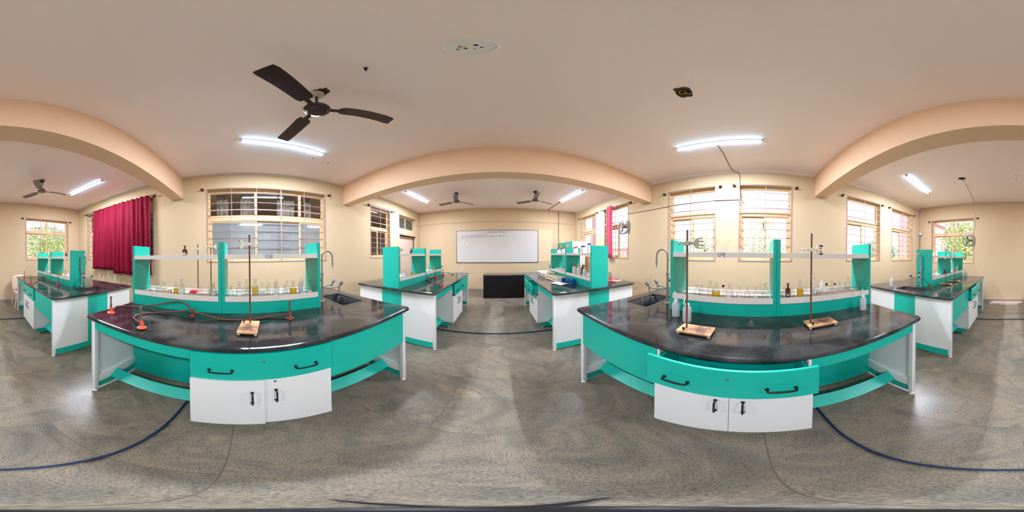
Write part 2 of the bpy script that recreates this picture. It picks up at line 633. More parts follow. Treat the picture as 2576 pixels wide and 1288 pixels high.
def copy_tree(o, parent=None, kids=None):
    if kids is None:
        kids = {}
        for c in bpy.data.objects:
            if c.parent:
                kids.setdefault(c.parent.name, []).append(c)
    c = o.copy()
    sc.collection.objects.link(c)
    c.parent = parent
    for ch in kids.get(o.name, []):
        copy_tree(ch, c, kids)
    return c


# ------------------------------------------------------------------ room shell
T = 0.23


def wall(name, side, a0, a1, holes, mat='wall_paint', z1=ZC):
    """one wall with its openings; side L, R, B or F; a is the coordinate along the wall"""
    def P(a, z, d):
        return {'L': (XL - d, a, z), 'R': (XR + d, a, z), 'B': (a, YB - d, z), 'F': (a, YF + d, z)}[side]
    As = sorted({a0, a1} | {h[0] for h in holes} | {h[1] for h in holes})
    Zs = sorted({0.0, z1} | {h[2] for h in holes} | {h[3] for h in holes})
    mb = MB()
    vs = {}

    def V(a, z, d):
        k = (round(a, 5), round(z, 5), d)
        if k not in vs:
            vs[k] = mb.bm.verts.new(P(*k))
        return vs[k]

    def solid(i, j):
        if i < 0 or j < 0 or i >= len(As) - 1 or j >= len(Zs) - 1:
            return False
        am, zm = (As[i] + As[i + 1]) / 2, (Zs[j] + Zs[j + 1]) / 2
        return not any(h[0] < am < h[1] and h[2] < zm < h[3] for h in holes)

    for i in range(len(As) - 1):
        for j in range(len(Zs) - 1):
            if not solid(i, j):
                continue
            A0, A1, Z0, Z1 = As[i], As[i + 1], Zs[j], Zs[j + 1]
            mb.bm.faces.new((V(A0, Z0, 0), V(A1, Z0, 0), V(A1, Z1, 0), V(A0, Z1, 0)))
            mb.bm.faces.new((V(A0, Z0, T), V(A0, Z1, T), V(A1, Z1, T), V(A1, Z0, T)))
            for (di, dj, p, q) in ((-1, 0, (A0, Z0), (A0, Z1)), (1, 0, (A1, Z0), (A1, Z1)), (0, -1, (A0, Z0), (A1, Z0)), (0, 1, (A0, Z1), (A1, Z1))):
                if not solid(i + di, j + dj):
                    mb.bm.faces.new((V(p[0], p[1], 0), V(q[0], q[1], 0), V(q[0], q[1], T), V(p[0], p[1], T)))
    return struct(mb.build(name, mat, smooth=0))


RW = [(4.70, 5.78, 1.34, 2.925), (3.13, 4.20, 1.34, 2.925), (0.79, 1.865, 1.33, 2.925), (-0.742, 0.307, 1.335, 2.93), (-3.11, -2.04, 1.34, 2.93), (-4.655, -3.588, 1.33, 2.93)]
LWIN = [(-0.71, 1.845, 1.35, 2.925), (-4.57, -1.985, 1.385, 2.935), (3.31, 4.21, 1.38, 2.92)]
LOUV = (4.742, 5.965, 2.425, 2.93)
DOOR = (4.757, 5.96, 0.0, 2.2)
BW = [(-2.842, -1.285, 1.37, 2.775), (1.18, 2.715, 1.26, 2.757)]
struct(MB().box(XL - T, XR + T, YB - T, YF + T, -0.12, 0).build('floor', 'floor_granite', smooth=0))
struct(MB().box(XL - T, XR + T, YB - T, YF + T, ZC, ZC + 0.2).build('ceiling', 'ceiling_paint', smooth=0))
wall('wall_left', 'L', YB, YF, LWIN + [LOUV, DOOR])
wall('wall_right', 'R', YB, YF, RW)
wall('wall_back', 'B', XL - T, XR + T, BW)
wall('wall_front', 'F', XL - T, XR + T, [])
# beams across the room
struct(MB().box(XL, XR, 2.362, 2.605, 2.759, ZC).build('trim_1', 'beam_paint', smooth=0), 'cream concrete beam across the ceiling on the whiteboard side')
struct(MB().box(XL, XR, -1.493, -1.239, 2.759, ZC).build('trim_2', 'beam_paint', smooth=0), 'cream concrete beam across the ceiling on the back wall side')
# lintel band that stands a little proud of the whiteboard wall
struct(MB().box(XL, XR, YF - 0.025, YF, 2.74, ZC).build('trim_3', 'wall_paint', smooth=0), 'slightly proud plaster band along the top of the whiteboard wall')
# quarter-round cove between ceiling and window wall
cv = MB()
for (y0, y1) in ((YB, -1.493), (-1.239, 2.362), (2.605, YF - 0.025)):
    R_ = 0.05
    pr = [(XR - R_ + R_ * math.sin(a), ZC - R_ + R_ * math.cos(a)) for a in [math.radians(15 * k) for k in range(7)]] + [(XR, ZC)]
    a = [cv.bm.verts.new((x, y0, z)) for x, z in pr]
    b = [cv.bm.verts.new((x, y1, z)) for x, z in pr]
    for k in range(len(pr)):
        cv.bm.faces.new((a[k], a[(k + 1) % len(pr)], b[(k + 1) % len(pr)], b[k]))
    cv.bm.faces.new(a); cv.bm.faces.new(b)
struct(cv.build('trim_4', 'ceiling_paint'), 'rounded cove where the ceiling meets the window wall')
# skirting
struct(MB().box(XL, XR, YF - 0.012, YF, 0, 0.085).build('baseboard_front', 'skirting_stone', smooth=0))
struct(MB().box(XL, XR, YB, YB + 0.012, 0, 0.085).build('baseboard_back', 'skirting_stone', smooth=0))
struct(MB().box(XL, XL + 0.012, YB, 4.757, 0, 0.085).build('baseboard_left', 'skirting_stone', smooth=0))
struct(MB().box(XR - 0.012, XR, YB, YF, 0, 0.085).build('baseboard_right', 'skirting_stone', smooth=0))
# pale repair patches on the walls
struct(MB().box(1.588, 2.169, YF - 0.003, YF, 1.17, 2.445).build('trim_5', 'beam_paint', smooth=0), 'darker unpainted patch of wall beside the whiteboard')
struct(MB().box(XR - 0.003, XR, 0.324, 0.749, 2.19, 2.534).build('trim_6', 'beam_paint', smooth=0), 'square repair patch between two windows')


# ------------------------------------------------------------------ windows
def wmap(side):
    def P(a0, a1, d0, d1):
        if side == 'L':
            return (XL - d1, XL - d0, a0, a1)
        if side == 'R':
            return (XR + d0, XR + d1, a0, a1)
        if side == 'B':
            return (a0, a1, YB - d1, YB - d0)
    return P


def window(num, side, a0, a1, z0, z1, tz, cols, hbars, vbars, lower='window_glass', upper='window_glass', thick=None, lowcols=None):
    P = wmap(side)
    root = empty('window_%d' % num)
    struct(root)
    D0, D1 = 0.12, 0.17

    def bar(mb, p0, p1, q0, q1, d0=D0, d1=D1):
        x0, x1, y0, y1 = P(p0, p1, d0, d1)
        mb.box(x0, x1, y0, y1, q0, q1)
    f = MB()
    W_ = 0.045
    bar(f, a0, a0 + W_, z0, z1); bar(f, a1 - W_, a1, z0, z1)
    bar(f, a0 + W_, a1 - W_, z0, z0 + W_); bar(f, a0 + W_, a1 - W_, z1 - W_ - 0.02, z1)
    bar(f, a0 + W_, a1 - W_, tz[0], tz[1], D0 - 0.01, D1)
    edges = [a0 + W_] + list(cols) + [a1 - W_]
    for c in cols:
        bar(f, c - 0.028, c + 0.028, tz[1], z1 - W_ - 0.02)
    struct(f.build('window_frame', 'window_frame_paint', root, smooth=0))
    for i in range(len(edges) - 1):
        b = MB()
        e0, e1 = edges[i] + (0.0 if i == 0 else 0.028), edges[i + 1] - (0.0 if i == len(edges) - 2 else 0.028)
        bar(b, e0, e1, tz[1], z1 - W_ - 0.02, 0.145, 0.149)
        struct(b.build('upper_pane', upper, root, smooth=0))
    lc = lowcols or (list(cols) if cols else [(a0 + a1) / 2])
    edges = [a0 + W_] + lc + [a1 - W_]
    for i in range(len(edges) - 1):
        dd = 0.0 if i % 2 == 0 else 0.022
        e0, e1 = edges[i] - (0 if i == 0 else 0.02), edges[i + 1] + (0 if i == len(edges) - 2 else 0.02)
        s = MB()
        sw = 0.038
        d0, d1 = D0 + 0.005 + dd, D0 + 0.024 + dd
        bar(s, e0, e0 + sw, z0 + W_, tz[0], d0, d1); bar(s, e1 - sw, e1, z0 + W_, tz[0], d0, d1)
        bar(s, e0 + sw, e1 - sw, z0 + W_, z0 + W_ + sw, d0, d1); bar(s, e0 + sw, e1 - sw, tz[0] - 0.03, tz[0], d0, d1)
        so_ = struct(s.build('sliding_sash', 'window_frame_paint', root, smooth=0))
        g = MB()
        bar(g, e0 + sw, e1 - sw, z0 + W_ + sw, tz[0] - 0.03, d0 + 0.008, d0 + 0.012)
        struct(g.build('pane', lower, so_, smooth=0))
    # burglar bars in the plane of the wall
    g = MB()
    fw = 0.022
    for p0, p1, q0, q1 in ((a0 - 0.012, a0 + fw - 0.012, z0 - 0.012, z1 + 0.012), (a1 - fw + 0.012, a1 + 0.012, z0 - 0.012, z1 + 0.012), (a0 + fw - 0.012, a1 - fw + 0.012, z0 - 0.012, z0 + 0.010), (a0 + fw - 0.012, a1 - fw + 0.012, z1 - 0.010, z1 + 0.012)):
        bar(g, p0, p1, q0, q1, -0.006, 0.006)
    for h in hbars:
        t_ = 0.011 if thick and abs(h - thick[0]) < 0.01 else 0.0055
        bar(g, a0, a1, h - t_, h + t_, -0.004, 0.004)
    for v in vbars:
        t_ = 0.012 if thick and len(thick) > 1 and abs(v - thick[1]) < 0.01 else 0.006
        bar(g, v - t_, v + t_, z0, z1, 0.004, 0.010)
    struct(g.build('window_grill', 'grill_paint', root, smooth=0))
    return root


HR = [2.745, 2.587, 2.404, 2.254, 2.106, 1.963, 1.786, 1.642, 1.49]
for i, (a0, a1, z0, z1) in enumerate(RW):
    window(i + 1, 'R', a0, a1, z0, z1, (2.255, 2.37), [], HR, [(a0 + a1) / 2], thick=(2.404,), lowcols=[(a0 + a1) / 2])
HL = [2.79, 2.584, 2.427, 2.267, 2.129, 1.978, 1.801, 1.645, 1.49]
window(7, 'L', *LWIN[0], (2.214, 2.334), [0.295, 1.262], HL, [-0.203, 0.305, 0.813, 1.328], lower='frosted_pane', upper='indoor_glass', thick=(2.427, 0.813))
window(8, 'L', *LWIN[1], (2.214, 2.334), [-3.70, -2.84], HL, [-4.05, -3.53, -3.0, -2.5], lower='frosted_pane', upper='indoor_glass', thick=(2.427, -3.0))
window(9, 'L', *LWIN[2], (2.22, 2.33), [], [2.84, 2.626, 2.426, 2.146, 1.966, 1.82, 1.669, 1.516], [3.745], lower='indoor_glass', upper='indoor_glass', thick=(2.426,), lowcols=[3.72])
HB = [2.601, 2.43, 2.269, 2.086, 1.908, 1.722, 1.538]
window(10, 'B', *BW[0], (2.27, 2.37), [-2.06], HB, [-1.803, -2.313])
window(11, 'B', *BW[1], (2.19, 2.30), [1.945], [x - 0.02 for x in HB[:-1]] + [1.50], [2.202, 1.692])

# louvred ventilator over the door
lv = struct(empty('window_12'))
f = MB()
y0, y1, z0, z1 = LOUV
for p in ((y0, y0 + 0.04, z0, z1), (y1 - 0.04, y1, z0, z1), (y0 + 0.04, y1 - 0.04, z0, z0 + 0.04), (y0 + 0.04, y1 - 0.04, z1 - 0.05, z1), ((y0 + y1) / 2 - 0.02, (y0 + y1) / 2 + 0.02, z0 + 0.04, z1 - 0.05)):
    f.box(XL - 0.19, XL - 0.14, p[0], p[1], p[2], p[3])
struct(f.build('window_frame', 'window_frame_paint', lv, smooth=0))
lm = MB()
for k in range(6):
    zc = z0 + 0.075 + k * 0.07
    for s0, s1 in ((y0 + 0.04, (y0 + y1) / 2 - 0.02), ((y0 + y1) / 2 + 0.02, y1 - 0.04)):
        lm.hexa([(XL - 0.205, s0, zc + 0.045), (XL - 0.135, s0, zc - 0.02), (XL - 0.135, s1, zc - 0.02), (XL - 0.205, s1, zc + 0.045),
                 (XL - 0.205, s0, zc + 0.050), (XL - 0.135, s0, zc - 0.015), (XL - 0.135, s1, zc - 0.015), (XL - 0.205, s1, zc + 0.050)])
struct(lm.build('louvre_glass', 'frosted_pane', lv, smooth=0))
# door in its alcove
dr = struct(empty('door_1'))
y0, y1, z0, z1 = DOOR
f = MB()
f.box(XL - 0.18, XL - 0.10, y0, y0 + 0.05, 0, z1); f.box(XL - 0.18, XL - 0.10, y1 - 0.05, y1, 0, z1); f.box(XL - 0.18, XL - 0.10, y0 + 0.05, y1 - 0.05, z1 - 0.05, z1)
struct(f.build('door_frame', 'door_frame', dr, smooth=0))
lf = struct(MB().box(XL - 0.16, XL - 0.125, y0 + 0.05, y1 - 0.05, 0.01, z1 - 0.05).build('door_leaf', 'door_leaf', dr, smooth=0))
struct(MB().tube([(XL - 0.125, y0 + 0.12, 1.0), (XL - 0.08, y0 + 0.12, 1.0), (XL - 0.08, y0 + 0.12, 1.14), (XL - 0.125, y0 + 0.12, 1.14)], 0.008).build('door_handle', 'steel', lf))

# corridor behind the left wall; unseen outer openings added to let daylight in
CX = XL - T - 2.3
cw = MB()
for a, b, c, d in ((YB - T, -3.3, -0.1, ZC), (-3.3, -1.7, -0.1, 0.9), (-3.3, -1.7, 2.4, ZC), (-1.7, 3.7, -0.1, ZC), (3.7, 5.3, -0.1, 0.9), (3.7, 5.3, 2.4, ZC), (5.3, YF + T, -0.1, ZC)):
    cw.box(CX - 0.1, CX, a, b, c, d)
struct(cw.build('wall_corridor', 'corridor_paint', smooth=0))
struct(MB().box(CX, XL - T, YB - T, YF + T, ZC, ZC + 0.1).build('ceiling_corridor', 'corridor_paint', smooth=0))
struct(MB().box(CX, XL - T, YB - T, YF + T, -0.1, 0.0).build('floor_corridor', 'corridor_paint', smooth=0))
struct(MB().box(CX, XL - T, YB - T - 0.1, YB - T, -0.1, ZC).build('wall_corridor_end', 'corridor_paint', smooth=0))
struct(MB().box(CX, XL - T, YF + T, YF + T + 0.1, -0.1, ZC).build('wall_corridor_far_end', 'corridor_paint', smooth=0))
# leaf-patterned curtains hanging behind the upper panes of the big window
for i, (y0, y1) in enumerate(((-0.56, -0.30), (-0.03, 0.27), (0.80, 1.22), (1.46, 1.64))):
    mb = MB()
    mb.grid(lambda u, v: Vector((XL - 0.36 - 0.015 * math.sin(u * (y1 - y0) * 60), y0 + u * (y1 - y0), 3.289 - v * 2.1)), 30, 2)
    o = mb.build('leaf_print_curtain', 'leaf_curtain', smooth=60)
    sm = o.modifiers.new('thick', 'SOLIDIFY'); sm.thickness = 0.003
    tag(o, ['pale curtain with dark leaf print behind big barred window, at its maroon curtain end',
            'pale leaf-print curtain behind big window, ending at its first upright frame',
            'widest pale leaf-print curtain behind the middle upper pane of big window',
            'narrow dim leaf-print curtain behind big window, by the beam'][i], 'curtain', 'leaf-print curtains behind the big window')


# ------------------------------------------------------------------ curtain hardware and curtains
def bracket(side, a, z, tilt, label, group='wooden curtain brackets on the walls'):
    n = {'L': Vector((1, 0, 0)), 'R': Vector((-1, 0, 0)), 'B': Vector((0, 1, 0))}[side]
    al = {'L': Vector((0, 1, 0)), 'R': Vector((0, 1, 0)), 'B': Vector((1, 0, 0))}[side]
    base = {'L': (XL, a, z), 'R': (XR, a, z), 'B': (a, YB, z)}[side]
    r = empty('curtain_bracket', base)
    MB().lathe([(0.036, 0.0), (0.036, 0.010), (0.028, 0.022), (0.016, 0.026)], 20, axis=n).build('rosette', 'bracket_wood', r)
    p = n * 0.05
    MB().tube([n * 0.022, n * 0.055], 0.011, 10).lathe([(0.0, -0.02), (0.013, -0.018), (0.017, 0.0), (0.013, 0.03), (0.0, 0.034)], 14, at=n * 0.06, axis=al * tilt + Vector((0, 0, 0.25))).build('knob', 'bracket_dark', r)
    return tag(r, label, 'curtain bracket', group)


bracket('R', 5.86, 2.90, 1, 'brown curtain bracket by the ceiling camera corner, window wall')
bracket('R', 4.60, 2.905, 1, 'brown curtain bracket over the cupboard window edge toward the beam')
bracket('R', 1.962, 2.89, 1, 'brown curtain bracket beside the beam, above the swan-neck tap of bench 09')
bracket('R', 0.687, 2.898, -1, 'brown curtain bracket between the two windows above bench 09, sink side')
bracket('R', 0.401, 2.902, 1, 'brown curtain bracket between the two windows above bench 09, cable side')
bracket('R', -0.829, 2.897, -1, 'brown curtain bracket next to the ceiling beam past the bench 09 windows')
bracket('R', -1.911, 2.905, 1, 'brown curtain bracket just behind the ceiling beam, window wall')
bracket('R', -3.18, 2.906, -1, 'lower-step brown bracket pair member, beam side, between the last two side windows')
bracket('R', -3.46, 2.906, 1, 'brown bracket pair member, gauge side, between the last two side windows')
bracket('R', -4.728, 2.915, -1, 'brown curtain bracket above the pressure gauge corner, window wall')
bracket('B', 2.803, 2.727, 1, 'brown curtain bracket on back wall beside the gauge corner')
bracket('B', 1.064, 2.739, -1, 'brown curtain bracket on back wall past the exhaust fan')
bracket('B', -1.179, 2.756, 1, 'brown curtain bracket on back wall above the white chair')
bracket('B', -2.921, 2.751, -1, 'brown curtain bracket on back wall near the maroon curtain corner')
bracket('L', -0.80, 2.92, -1, 'brown curtain bracket at the maroon curtain end of the big window')
bracket('L', 1.94, 2.92, 1, 'brown curtain bracket at the beam end of the big window')


def curtain_rod(side, a0, a1, z, label, group='curtain rods'):
    s = 1 if side == 'L' else -1
    x = XL if side == 'L' else XR
    r = empty('curtain_rod', (x, (a0 + a1) / 2, z))
    h = (a1 - a0) / 2
    MB().tube([(0.075 * s, -h, 0.02), (0.075 * s, h, 0.02)], 0.011, 12).build('pole', 'rod_metal', r)
    for k in (-1, 1):
        MB().lathe([(0.036, 0.0), (0.036, 0.010), (0.028, 0.022), (0.013, 0.026), (0.013, 0.06), (0.017, 0.07), (0.0, 0.09)], 18, at=(0, k * (h - 0.06), 0.02), axis=(s, 0, 0)).build('bracket', 'bracket_wood', r)
        MB().lathe([(0.012, 0.0), (0.02, 0.012), (0.02, 0.03), (0.0, 0.045)], 14, at=(0.075 * s, k * h, 0.02), axis=(0, k, 0)).build('finial', 'bracket_dark', r)
    return tag(r, label, 'curtain rod', group)


curtain_rod('L', -4.66, -1.90, 2.935, 'long dark curtain rod holding the maroon curtains')
curtain_rod('L', 3.17, 4.36, 2.895, 'short dark curtain rod over the barred window next to the door')
curtain_rod('R', 2.985, 4.25, 2.87, 'dark curtain rod with the pink curtain over a window')


def maroon(y0, y1, zt, zb, x, ph, label):
    mb = MB()

    def fn(u, v):
        y = y0 + (y1 - y0) * u
        amp = 0.014 + 0.028 * v
        d = amp * math.sin(u * (y1 - y0) * 42 + ph + 1.2 * math.sin(u * 9)) + 0.012 * math.sin(u * 23 + 4 * v + ph)
        flare = (u - 0.5) * 0.05 * v
        return Vector((x + d + 0.02 * v, y + flare, zt - v * (zt - zb) - 0.012 * math.sin(u * 17) * v + 0.01 * math.sin(u * (y1 - y0) * 42 + ph) * (1 - v)))
    mb.grid(fn, 120, 24)
    o = mb.build('maroon_curtain', 'maroon_cloth', smooth=80)
    sm = o.modifiers.new('thick', 'SOLIDIFY'); sm.thickness = 0.004
    return tag(o, label, 'curtain', 'maroon curtains on the long rod')


maroon(-4.11, -3.10, 2.965, 1.11, XL + 0.085, 0.4, 'maroon curtain panel on the long rod, the half toward the back wall')
maroon(-3.13, -2.00, 2.965, 1.03, XL + 0.105, 2.1, 'maroon curtain panel on the long rod, longer half toward bench 08')
pc = empty('pink_curtain', (XR - 0.075, 3.85, 2.93))
for nm, mt, y0, y1 in (('fabric', 'pink_cloth', -0.11, 0.06), ('lace_border', 'lace_cloth', 0.055, 0.13)):
    mb = MB()
    mb.grid(lambda u, v: Vector((0.03 * math.sin(u * 16), y0 + (y1 - y0) * u + 0.01 * math.sin(v * 5), -1.61 * v + 0.03)), 24, 12)
    o = mb.build(nm, mt, pc, smooth=80)
    sm = o.modifiers.new('thick', 'SOLIDIFY'); sm.thickness = 0.004
tag(pc, 'bunched pink curtain with a lace edge hanging before a window', 'curtain')


# ------------------------------------------------------------------ laboratory benches
def bench(s):
    """one island bench, aisle side at u > 0 (world x = s * u), local y 0 (back end) to 2.4 (sink end)"""
    root = empty('laboratory_bench')

    def bx(mb, u0, u1, y0, y1, z0, z1, bev=0.0):
        return mb.box(s * u0, s * u1, y0, y1, z0, z1, bev)
    H = 0.735
    # worktop with bullnose edge and a hole for the sink
    mb = MB()
    bm = mb.bm
    hu0, hu1, hy0, hy1 = -0.25, 0.235, 2.055, 2.325
    prof = []
    for k in range(7):
        a = math.radians(90 - 30 * k)
        prof.append((0.0175 - 0.0175 * math.cos(a), 0.9175 + 0.0175 * math.sin(a)))
    rings = []
    for ins, z in prof:
        lp = rrect(-0.765 + ins, 0.765 - ins, -0.06 + ins, 2.46 - ins, 0.05 - ins * 0.5)
        rings.append([bm.verts.new((x, y, z)) for x, y in lp])
    for a, b in zip(rings, rings[1:]):
        for k in range(len(a)):
            bm.faces.new((a[k], a[(k + 1) % len(a)], b[(k + 1) % len(a)], b[k]))
    hx0, hx1 = min(s * hu0, s * hu1), max(s * hu0, s * hu1)
    holes = [[bm.verts.new((x, y, z)) for x, y in rrect(hx0, hx1, hy0, hy1, 0.035)] for z in (0.935, 0.90)]
    for k in range(len(holes[0])):
        n_ = len(holes[0])
        bm.faces.new((holes[0][k], holes[0][(k + 1) % n_], holes[1][(k + 1) % n_], holes[1][k]))
    for ring, hole in ((rings[0], holes[0]), (rings[-1], holes[1])):
        es = []
        for lp in (ring, hole):
            for k in range(len(lp)):
                e = bm.edges.get((lp[k], lp[(k + 1) % len(lp)]))
                es.append(e)
        bmesh.ops.triangle_fill(bm, use_beauty=True, use_dissolve=False, edges=es)
    wt = mb.build('worktop', 'black_granite', root, smooth=25)
    for f_ in wt.data.polygons:
        if abs(f_.normal.z) > 0.999:
            f_.use_smooth = False
    # groove round the sink
    gb = MB()
    lp = rrect(hx0 - 0.045, hx1 + 0.045, hy0 - 0.035, hy1 + 0.035, 0.06)
    gb.tube([(x, y, 0.9345) for x, y in lp] + [(lp[0][0], lp[0][1], 0.9345)], 0.0022, 6)
    gb.build('sink_groove', 'sink_black', root)
    sb = MB()
    lv_ = [(0.0, 0.925), (0.002, 0.80), (0.012, 0.765), (0.03, 0.755)]
    rg = [[sb.bm.verts.new((x, y, z)) for x, y in rrect(hx0 + i, hx1 - i, hy0 + i, hy1 - i, max(0.034 - i * 0.3, 0.015))] for i, z in lv_]
    for a, b in zip(rg, rg[1:]):
        for k in range(len(a)):
            sb.bm.faces.new((a[k], a[(k + 1) % len(a)], b[(k + 1) % len(a)], b[k]))
    sb.bm.faces.new(rg[-1])
    sk = sb.build('sink', 'sink_black', root, smooth=40, normals=False)
    sk.modifiers.new('thick', 'SOLIDIFY').thickness = 0.002
    MB().lathe([(0.022, 0.0), (0.022, 0.003), (0.0, 0.003)], 16, at=((hx0 + hx1) / 2, (hy0 + hy1) / 2, 0.7555)).build('drain', 'steel', sk)
    # end panels
    for ye, d in ((0.0, 1), (2.4, -1)):
        p = MB()
        ya, yb = ye, ye + d * 0.016
        bx(p, -H, H, ya, yb, 0.13, 0.90)
        pan = p.build('end_panel', 'white_laminate', root, smooth=0)
        for u in (-H, H - 0.04):
            f = MB()
            bx(f, u, u + 0.04, ya - d * 0.001, ye + d * 0.045, 0.03, 0.90, 0.003)
            f.build('leg', 'white_laminate', pan, smooth=25)
        for u0, u1 in ((-H + 0.04, -0.19), (0.19, H - 0.04)):
            f = MB()
            bx(f, u0, u1, ye + d * 0.016, ye + d * 0.036, 0.13, 0.243, 0.002)
            f.build('lower_rail', 'white_laminate', pan, smooth=25)
            f = MB()
            bx(f, u0, u1, ye + d * 0.016, ye + d * 0.036, 0.86, 0.899)
            f.build('upper_rail', 'white_laminate', pan, smooth=0)
        t = MB()
        bx(t, -H + 0.04, H - 0.04, ya - d * 0.001, ye + d * 0.020, 0.03, 0.132)
        t.build('base_strip', 'teal_laminate', pan, smooth=0)
        t = MB()
        bx(t, -0.19, 0.19, ye - d * 0.004, ye + d * 0.018, 0.03, 0.90)
        t.build('centre_strip', 'teal_laminate', pan, smooth=0)
        for u in (-H + 0.02, H - 0.02):
            MB().lathe([(0.024, 0.0), (0.024, 0.010), (0.010, 0.014), (0.010, 0.032)], 14, at=(s * u, ye + d * 0.022, 0)).build('levelling_foot', 'white_plastic', pan)
    # back board of the knee holes
    t = MB()
    bx(t, -0.19, 0.19, 0.02, 2.02, 0.03, 0.90)
    bx(t, -0.19, 0.19, 2.02, 2.38, 0.03, 0.735)
    t.build('back_board', 'teal_laminate', root, smooth=0)
    # aprons: short one over the back knee hole, deep one under the sink
    t = MB(); bx(t, 0.715, 0.735, 0.045, 0.838, 0.815, 0.90, 0.002); t.build('apron', 'teal_laminate', root, smooth=0)
    t = MB(); bx(t, 0.715, 0.737, 1.593, 2.36, 0.565, 0.90, 0.002); t.build('sink_apron', 'teal_laminate', root, smooth=0)
    # sloping foot boards
    for y0, y1 in ((0.03, 0.835), (1.595, 2.37)):
        t = MB()
        a = [(0.455, 0.205), (0.545, 0.135), (0.556, 0.149), (0.466, 0.219)]
        t.hexa([(s * a[0][0], y0, a[0][1]), (s * a[1][0], y0, a[1][1]), (s * a[1][0], y1, a[1][1]), (s * a[0][0], y1, a[0][1]),
                (s * a[3][0], y0, a[3][1]), (s * a[2][0], y0, a[2][1]), (s * a[2][0], y1, a[2][1]), (s * a[3][0], y1, a[3][1])])
        t.build('foot_board', 'teal_laminate', root, smooth=0)
    # cabinet
    c = MB()
    y0, y1 = 0.835, 1.595
    bx(c, 0.19, 0.733, y0, y0 + 0.018, 0.118, 0.90)
    bx(c, 0.19, 0.733, y1 - 0.018, y1, 0.118, 0.90)
    bx(c, 0.19, 0.733, y0, y1, 0.118, 0.136)
    bx(c, 0.19, 0.21, y0, y1, 0.118, 0.90)
    bx(c, 0.21, 0.725, y0 + 0.018, y1 - 0.018, 0.655, 0.670)
    cb = c.build('cabinet', 'white_laminate', root, smooth=0)
    t = MB(); bx(t, 0.19, 0.665, y0 + 0.03, y1 - 0.03, 0.025, 0.118); t.build('plinth', 'teal_laminate', cb, smooth=0)
    for yy in (y0 + 0.07, y1 - 0.07):
        MB().lathe([(0.022, 0.0), (0.022, 0.012), (0.010, 0.016), (0.010, 0.03)], 14, at=(s * 0.63, yy, 0)).build('levelling_foot', 'white_plastic', cb)

    def handle(ycen, zcen, vertical, u, par):
        L = 0.058
        if vertical:
            pts = [(0, 0, -L), (0.012, 0, -L), (0.03, 0, -L + 0.012), (0.03, 0, L - 0.012), (0.012, 0, L), (0, 0, L)]
        else:
            pts = [(0, -L, 0), (0.012, -L, 0), (0.03, -L + 0.012, 0), (0.03, L - 0.012, 0), (0.012, L, 0), (0, L, 0)]
        h = MB()
        h.tube([(s * (u + p[0]), ycen + p[1], zcen + p[2]) for p in pts], 0.0052, 10, smooth=True)
        for p in (pts[0], pts[-1]):
            h.lathe([(0.010, 0.0), (0.009, 0.006), (0.005, 0.008)], 12, at=(s * u, ycen + p[1], zcen + p[2]), axis=(s, 0, 0))
        return h.build('handle', 'black_metal', par)

    def lock(y, z, u, par):
        k = MB().lathe([(0.0085, 0.0), (0.0085, 0.003), (0.006, 0.004), (0.0, 0.004)], 16, at=(s * u, y, z), axis=(s, 0, 0))
        return k.build('lock', 'steel', par)
    for i, (d0, d1, hy) in enumerate(((y0, 1.211, 1.15), (1.213, y1, 1.272))):
        t = MB(); bx(t, 0.735, 0.752, d0, d1, 0.118, 0.674, 0.0015)
        d = t.build('door', 'white_laminate', cb, smooth=0)
        handle(hy, 0.505, True, 0.752, d)
        if i == 1:
            lock(1.268, 0.650, 0.752, d)
    # drawer: front, tray, two handles, a lock
    t = MB(); bx(t, 0.735, 0.753, y0 + 0.0, y1, 0.677, 0.893, 0.0015)
    dw = t.build('drawer', 'teal_laminate', root, smooth=0)
    t = MB()
    bx(t, 0.28, 0.735, y0 + 0.035, y0 + 0.047, 0.70, 0.86); bx(t, 0.28, 0.735, y1 - 0.047, y1 - 0.035, 0.70, 0.86)
    bx(t, 0.28, 0.735, y0 + 0.035, y1 - 0.035, 0.70, 0.708); bx(t, 0.28, 0.29, y0 + 0.035, y1 - 0.035, 0.70, 0.86)
    t.build('drawer_box', 'teal_laminate', dw, smooth=0)
    handle(0.995, 0.765, False, 0.753, dw)
    handle(1.437, 0.765, False, 0.753, dw)
    lock(1.213, 0.833, 0.753, dw)
    # reagent rack standing on the worktop
    r = MB()
    R = 0.155
    for a, b in ((0.013, 0.897), (0.957, 1.813)):
        bx(r, R - 0.022, R - 0.004, a, b, 0.935, 1.052); bx(r, -R + 0.004, -R + 0.022, a, b, 0.935, 1.052)
    rk = r.build('reagent_rack', 'teal_laminate', root, smooth=0)
    for a, b in ((-0.017, 0.013), (0.897, 0.926), (0.928, 0.957), (1.813, 1.843)):
        r = MB()
        bx(r, -R, R, a, b, 0.935, 1.58, 0.001)
        r.build('upright', 'teal_laminate', rk, smooth=0)
    for a, b in ((0.013, 0.897), (0.957, 1.813)):
        t = MB(); bx(t, -R - 0.004, R + 0.004, a, b, 1.430, 1.470, 0.001); t.build('upper_shelf', 'cream_laminate', rk, smooth=0)
        t = MB()
        bx(t, -R, R, a, b, 1.052, 1.066)
        bx(t, R - 0.012, R + 0.006, a, b, 1.048, 1.098, 0.001); bx(t, -R - 0.006, -R + 0.012, a, b, 1.048, 1.098, 0.001)
        t.build('bottle_tray', 'cream_laminate', rk, smooth=0)
    return root


